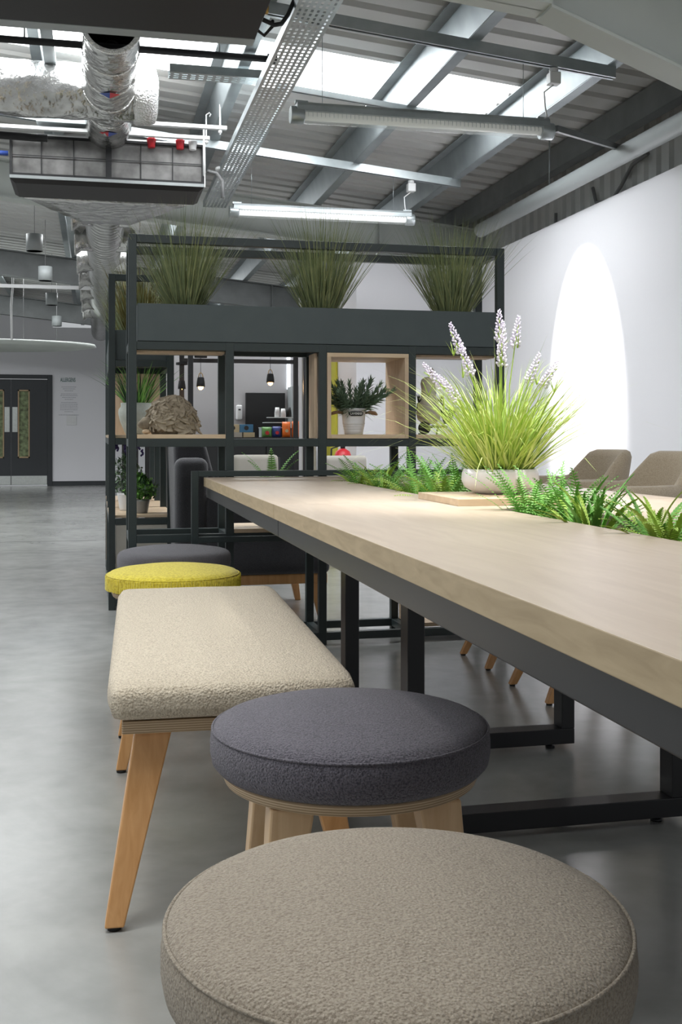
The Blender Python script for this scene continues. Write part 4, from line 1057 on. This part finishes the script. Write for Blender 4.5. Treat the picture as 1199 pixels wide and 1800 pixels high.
# perforated cable tray
def tray(x0, x1, y0, y1, z, label, rows=4):
    t = thing('cable_tray', label, 'cable tray', ((x0+x1)/2, (y0+y1)/2, z))
    hw = (x1-x0)/2; hl = (y1-y0)/2; b = NB(); t0 = .0012
    box(b, -hw, -hw+.002, -hl, hl, 0, .045); box(b, hw-.002, hw, -hl, hl, 0, .045)
    xs = [-hw+.002]; slot = .012
    gap = (2*hw-.004-rows*slot)/(rows+1)
    x = -hw+.002
    for r in range(rows+1):
        box(b, x, x+gap, -hl, hl, 0, t0); x += gap
        if r < rows:
            y = -hl
            while y < hl: box(b, x, x+slot, y, y+.018, 0, t0); y += .045
            x += slot
    for s in (-1, 1):
        y = -hl
    obj('tray_base', b, M['galv'], t)
    return t
tray(.815, .995, 3.2, 8.6, EYE+1.80, 'wide perforated cable tray running away under the purlins', 6)
t2 = tray(-.06, .06, -.26, .26, EYE+1.94, 'short narrow perforated tray between the capped foil duct and wide tray', 3); t2.location = (.64, 5.93, EYE+1.94); t2.rotation_euler = (0, 0, pi/2)
# smoke detector / disc
sd = thing('sensor_disc', 'round white detector disc hanging below the cable tray', 'detector', (.86, 7.45, EYE+1.80))
b = NB(); lathe(b, [(.001, 0), (.06, .002), (.07, .015), (.07, .03), (.001, .034)], 32); obj('disc', b, M['plas'], sd)
b = NB(); tube(b, [(.0, 0, .0), (0, 0, .05)], .004, 6); obj('stem', b, M['plas'], sd)
# black pipe
bp = thing('black_pipe', 'slim black pipe crossing in front of the rooflight', 'pipe', (0, 5.65, EYE+1.97))
b = NB(); tube(b, [(-4, 0, .0), (.92, 0, 0)], .018, 12); obj('pipe_run', b, M['blackmatt'], bp)
b = NB(); lathe(b, [(.028, 0), (.028, .05)], 14, (.87, 0, 0), 'x'); obj('end_cap', b, M['blackmatt'], bp)
for x in (-.35, .62):
    b = NB(); tube(b, [(x, 0, .018), (x, 0, roof_z(x)-.0-(EYE+1.97))], .005, 6); obj('hanger_rod', b, M['galv'], bp)

# foil ducts
def foil_duct(b, a, c, r, n=40, m=28, rib=.0, seed=0, crinkle=.010, bands=()):
    a = Vector(a); c = Vector(c); d = c-a; L = d.length; d.normalize()
    s = d.cross(Vector((0, 0, 1))).normalized(); t = s.cross(d); rnd = random.Random(seed); prev = None
    ph = [rnd.uniform(0, 6) for _ in range(4)]
    for i in range(n+1):
        u = i/n*L
        band = max([math.exp(-((u-q)/.012)**2) for q in bands] or [0])
        ring = []
        for k in range(m):
            an = 2*pi*k/m
            rr = r+crinkle*(.35*sin(3*an+u*9+ph[0])+.25*sin(7*an-u*17+ph[1]))+rib*(abs(sin(pi*u/.13))**.5)+rnd.uniform(-1, 1)*crinkle*.18-band*.010+band*rnd.uniform(-.006, .006)
            ring.append(b.verts.new(a+d*u+(s*cos(an)+t*sin(an))*rr))
        if prev:
            for k in range(m): f = b.faces.new((prev[k], prev[(k+1) % m], ring[(k+1) % m], ring[k])); f.smooth = True
        prev = ring
    return b
dz = EYE+1.99
fd = thing('foil_duct', 'silver foil-wrapped round duct with open end, pointing away below the rooflight', 'duct', (.07, 6.1, dz))
b = NB(); foil_duct(b, (0, -.72, 0), (0, .98, -.04), .142, 90, 40, 0, 1, .008, (.32, .62, .92, 1.22, 1.5)); 
obj('duct_sleeve', b, M['foil'], fd, recalc=False)
b = NB(); lathe(b, [(.126, -.715), (.126, .3), (.02, .31)], 32, (0, 0, 0), 'y', cap=False); obj('duct_lining', b, M['blackmatt'], fd)
b = NB(); lathe(b, [(.124, -.722), (.146, -.728), (.150, -.718), (.146, -.70), (.124, -.70)], 40, (0, 0, 0), 'y', cap=False); obj('open_rim', b, M['foiledge'], fd)
for u in (.32, .62, .92, 1.22):
    b = NB(); n = 60; tube(b, [((.141+random.uniform(-.003, .003))*cos(2*pi*k/n), -.72+u+random.uniform(-.006, .006), (.141)*sin(2*pi*k/n)-.02*u) for k in range(n+1)], .006, 6, False)
    obj('tape_band', b, M['foiledge'], fd)
def arrow(loc, flip):
    t = NB(); s = -1 if flip else 1
    def tri(p, mi):
        V = [Vector((x, -.002, z)) for x, z in p]; f = t.faces.new([t.verts.new(v) for v in V]); f.material_index = mi
    tri([(-.055, 0), (0, -.02), (0, .02*1)], 1 if not flip else 0); tri([(.055, -.0), (0, .02), (0, -.02)], 0 if not flip else 1)
    for v in t.verts:                     # wrap on the underside of the duct
        ang = v.co.x/.150; w = v.co.z
        v.co = Vector((.1535*sin(ang), w*2.6, -.1535*cos(ang)))
    o = obj('flow_arrow', t, [M['red'], M['blue']], fd, recalc=False); o.location = loc
arrow((0, -.12, -.012), False); arrow((0, .60, -.026), True)
cd = thing('cross_foil_duct', 'silver foil-wrapped duct crossing from the left with capped end', 'duct', (-.4, 6.35, EYE+1.98))
b = NB(); foil_duct(b, (-2.4, .10, 0), (.70, .10, 0), .156, 110, 36, 0, 5, .012, (2.15,)); obj('duct_sleeve', b, M['foil'], cd, recalc=False)
b = NB(); lathe(b, [(.001, .752), (.10, .75), (.152, .735), (.166, .70), (.167, .62), (.150, .60)], 40, (0, .10, 0), 'x'); obj('end_cap', b, M['foiledge'], cd)
b = NB(); n = 60; tube(b, [(-.22+random.uniform(-.006, .006), .10+.157*cos(2*pi*k/n), .157*sin(2*pi*k/n)) for k in range(n+1)], .007, 6, False); obj('tape_band', b, M['foiledge'], cd)
b = NB(); tube(b, [(-.28-.0, .1, .15), (-.28, .1, roof_z(-.7)-(EYE+1.98))], .005, 6); obj('hanger_rod', b, M['galv'], cd)

# fan coil units
def fan_unit(loc, label, w=1.2, front=True):
    t = thing('fan_coil_unit', label, 'ventilation unit', loc)
    b = NB(); box(b, -w/2, w/2, .02, .50, .02, .27); obj('casing', b, M['unitgrey'], t, bevel=.003)
    # filter grille facing camera
    b = NB(); box(b, -w/2+.01, w/2-.01, .004, .0195, .03, .262); obj('filter_mesh', b, M['filter'], t)
    b = NB()
    for x0, x1, z0, z1 in ((-w/2, w/2, 0.02, .034), (-w/2, w/2, .256, .27), (-w/2, -w/2+.015, .034, .256), (w/2-.015, w/2, .034, .256), (-.018, .018, .034, .256)):
        box(b, x0, x1, -.012, .004, z0, z1)
    obj('grille_frame', b, M['blackmatt'], t)
    b = NB()
    for x in (-.41, -.215, .20, .40): box(b, x-.003, x+.003, -.006, .0035, .034, .256)
    box(b, -w/2+.015, w/2-.015, -.008, -.0062, .142, .148); obj('grille_wires', b, M['blackmatt'], t)
    b = NB(); box(b, -w/2-.006, w/2+.006, -.015, .03, .271, .28); box(b, w/2+.001, w/2+.008, -.015, .03, -.0, .27); obj('trim_edge', b, M['plas'], t)
    b = NB(); hexa(b, [(-w/2+.03, .03, -.022), (w/2-.03, .03, -.022), (w/2-.03, .44, -.022), (-w/2+.03, .44, -.022)], [(-w/2, -.01, .0), (w/2, -.01, .0), (w/2, .47, .0), (-w/2, .47, .0)]); obj('drip_tray', b, M['unitblack'], t, bevel=.003)
    b = NB(); box(b, -w/2, w/2, -.015, .50, .0005, .02); obj('tray_lip', b, M['unitgrey'], t)
    return t
fu = fan_unit((.075, 7.05, EYE+1.60), 'ducted fan unit with grey filter grille, hanging at left beyond the ducts')
# foil plenum behind it
pl = thing('foil_plenum', 'tapering silver foil plenum box behind the filter unit', 'duct', (.075, 7.6, EYE+1.6))
b = NB(); A = [(-.56, 0, .012), (.56, 0, .012), (.56, 0, .24), (-.56, 0, .24)]; B = [(-.17, .85, .012), (.17, .85, .012), (.17, .85, .24), (-.17, .85, .24)]
va = [b.verts.new(p) for p in A]; vb = [b.verts.new(p) for p in B]
for k in range(4): b.faces.new((va[k], va[(k+1) % 4], vb[(k+1) % 4], vb[k]))
b.faces.new(va[::-1]); b.faces.new(vb)
bmesh.ops.subdivide_edges(b, edges=b.edges, cuts=8, use_grid_fill=True)
for v in b.verts: v.co += Vector([random.uniform(-.004, .004) for _ in range(3)])
o = obj('plenum', b, M['foil'], pl, smooth=True); o.location = (0, 0, -.01)
# spiral duct going away with side branches
fs = thing('spiral_duct', 'long silver ribbed duct receding at left with side branch collars', 'duct', (.07, 8.45, EYE+1.76))
b = NB(); foil_duct(b, (0, 0, 0), (0, 11.5, .10), .138, 900, 24, .022, 9, .003); obj('duct_run', b, M['spiral'], fs, recalc=False)
for k in range(7):
    y = .28+k*1.25; zc = y*.10/11.5
    for s in (-1, 1):
        b = NB()
        lathe(b, [(.125, .10), (.125, .20), (.16, .245), (.165, .25), (.165, .262), (.12, .262)], 28, (0, 0, 0), 'x')
        if s < 0: bmesh.ops.scale(b, vec=(-1, 1, 1), verts=b.verts)
        o = obj('branch_collar', b, M['foil'], fs); o.location = (0, y, zc)
# near unit at the top left
nu = thing('black_fan_unit', 'black-bottomed fan unit overhead at the top left corner', 'ventilation unit', (.04, 4.0, EYE+1.64))
b = NB(); box(b, -.62, .60, -.75, .48, .035, .32); obj('casing', b, M['unitgrey'], nu, bevel=.003)
b = NB(); box(b, -.62, .60, -.75, .48, .0, .034); obj('drip_tray', b, M['unitblack'], nu, bevel=.003)
b = NB(); hexa(b, [(-.62, .485, .0), (.60, .485, .0), (.60, .56, .0), (-.62, .56, .0)], [(-.62, .485, .035), (.60, .485, .035), (.57, .56, .03), (-.62, .56, .03)]); obj('front_lip', b, M['unitgrey'], nu)
b = NB(); tube(b, [(.60, .33, .03), (.66, .36, .02), (.70, .42, .05), (.74, .5, .12), (.80, .62, .26)], .009, 8); obj('flex_cable', b, M['blackmatt'], nu)
b = NB(); tube(b, [(.58, .40, .02), (.63, .43, .0), (.66, .40, .03), (.655, .37, .04)], .007, 8); obj('flex_cable', b, M['blackmatt'], nu)
b = NB(); lathe(b, [(.022, 0), (.022, .03)], 12, (.6, .33, .07), 'x'); obj('brass_gland', b, M['brass'], nu)
# horizontal support channels + rods near ducts
def hanger(y, x0, x1, z, label, rods):
    t = thing('support_channel', label, 'channel', ((x0+x1)/2, y, z)); L = (x1-x0)/2
    b = NB(); box(b, -L, L, -.018, .018, 0, .022); obj('channel', b, M['plas'], t, bevel=.002)
    for rx in rods:
        b = NB(); x = rx-(x0+x1)/2; tube(b, [(x, 0, -.03), (x, 0, .16)], .005, 6); tube(b, [(x, 0, .16), (x+.02, 0, .175), (x+.03, 0, .165), (x+.02, 0, .15)], .004, 5); lathe(b, [(.012, -.02), (.012, -.005)], 8, (x, 0, 0)); obj('hanger_rod', b, M['plas'], t)
hanger(6.70, .30, .78, EYE+1.88, 'white support channel right of the capped foil duct', (.74,))
hanger(6.95, -2.2, .70, EYE+1.88, 'long white support channel above the filter unit', (.68,))
b = NB(); tube(b, [(.66, 6.9, EYE+1.64), (.66, 6.9, EYE+1.96)], .006, 6); tag(obj('drop_rod', b, M['plas']), 'white vertical drop rod at the right of filter unit', 'rod')
for i, (x, m_, lb) in enumerate(((.34, M['red'], 'left red cup valve on top of the filter unit'), (.52, M['red'], 'right red cup valve on top of the filter unit'), (.66-.06, M['plas'], 'white cup valve on top of the filter unit'))):
    b = NB(); lathe(b, [(.022, 0), (.028, .05), (.030, .055), (.02, .06), (.018, .075)], 18, (x, 7.02, EYE+1.83)); tag(obj('valve_cup', b, m_), lb, 'valve')
b = NB(); tube(b, [(-.70, 7.2, EYE+1.80), (-.60, 7.2, EYE+1.79), (-.545, 7.2, EYE+1.79)], .016, 8); tag(obj('blue_hose', b, M['blue']), 'short blue hose entering filter unit at the left', 'hose')
b = NB(); tube(b, [(-2.0, 6.6, EYE+1.77), (-.35, 6.6, EYE+1.74), (-.28, 6.6, EYE+1.74)], .022, 10); tag(obj('grey_lagged_pipe', b, M['blackmatt']), 'dark lagged pipe below the crossing foil duct at left', 'pipe')
b = NB(); box(b, -.36, -.02, 6.9, 7.0, EYE+1.92, EYE+2.05); tag(obj('slotted_bracket', b, M['galv'], bevel=.002), 'galvanised slotted bracket under the crossing duct', 'bracket')
b = NB(); tube(b, [(.70, 7.1, EYE+1.72), (.76, 7.1, EYE+1.71), (.80, 7.1, EYE+1.66), (.80, 7.1, EYE+1.55)], .012, 8); tag(obj('bent_conduit', b, M['cable']), 'bent grey conduit at right of filter unit', 'conduit')
# left-hand secondary beam / purlin brackets far off
b = NB(); box(b, -6, .0, 13.0, 13.03, 2.62, 2.66); tag(obj('far_channel', b, M['plas']), 'thin white channel crossing in front of the far wall', 'channel')
for lamp in [o for o in COL.objects if o.name.startswith('pendant_lamp')]:
    l = bpy.data.lights.new('bulb_light', 'POINT'); l.energy = 1.5; l.color = (1, .6, .3); l.shadow_soft_size = .02
    o = bpy.data.objects.new('bulb_light', l); COL.objects.link(o); o.parent = lamp; o.location = (0, 0, -.03)
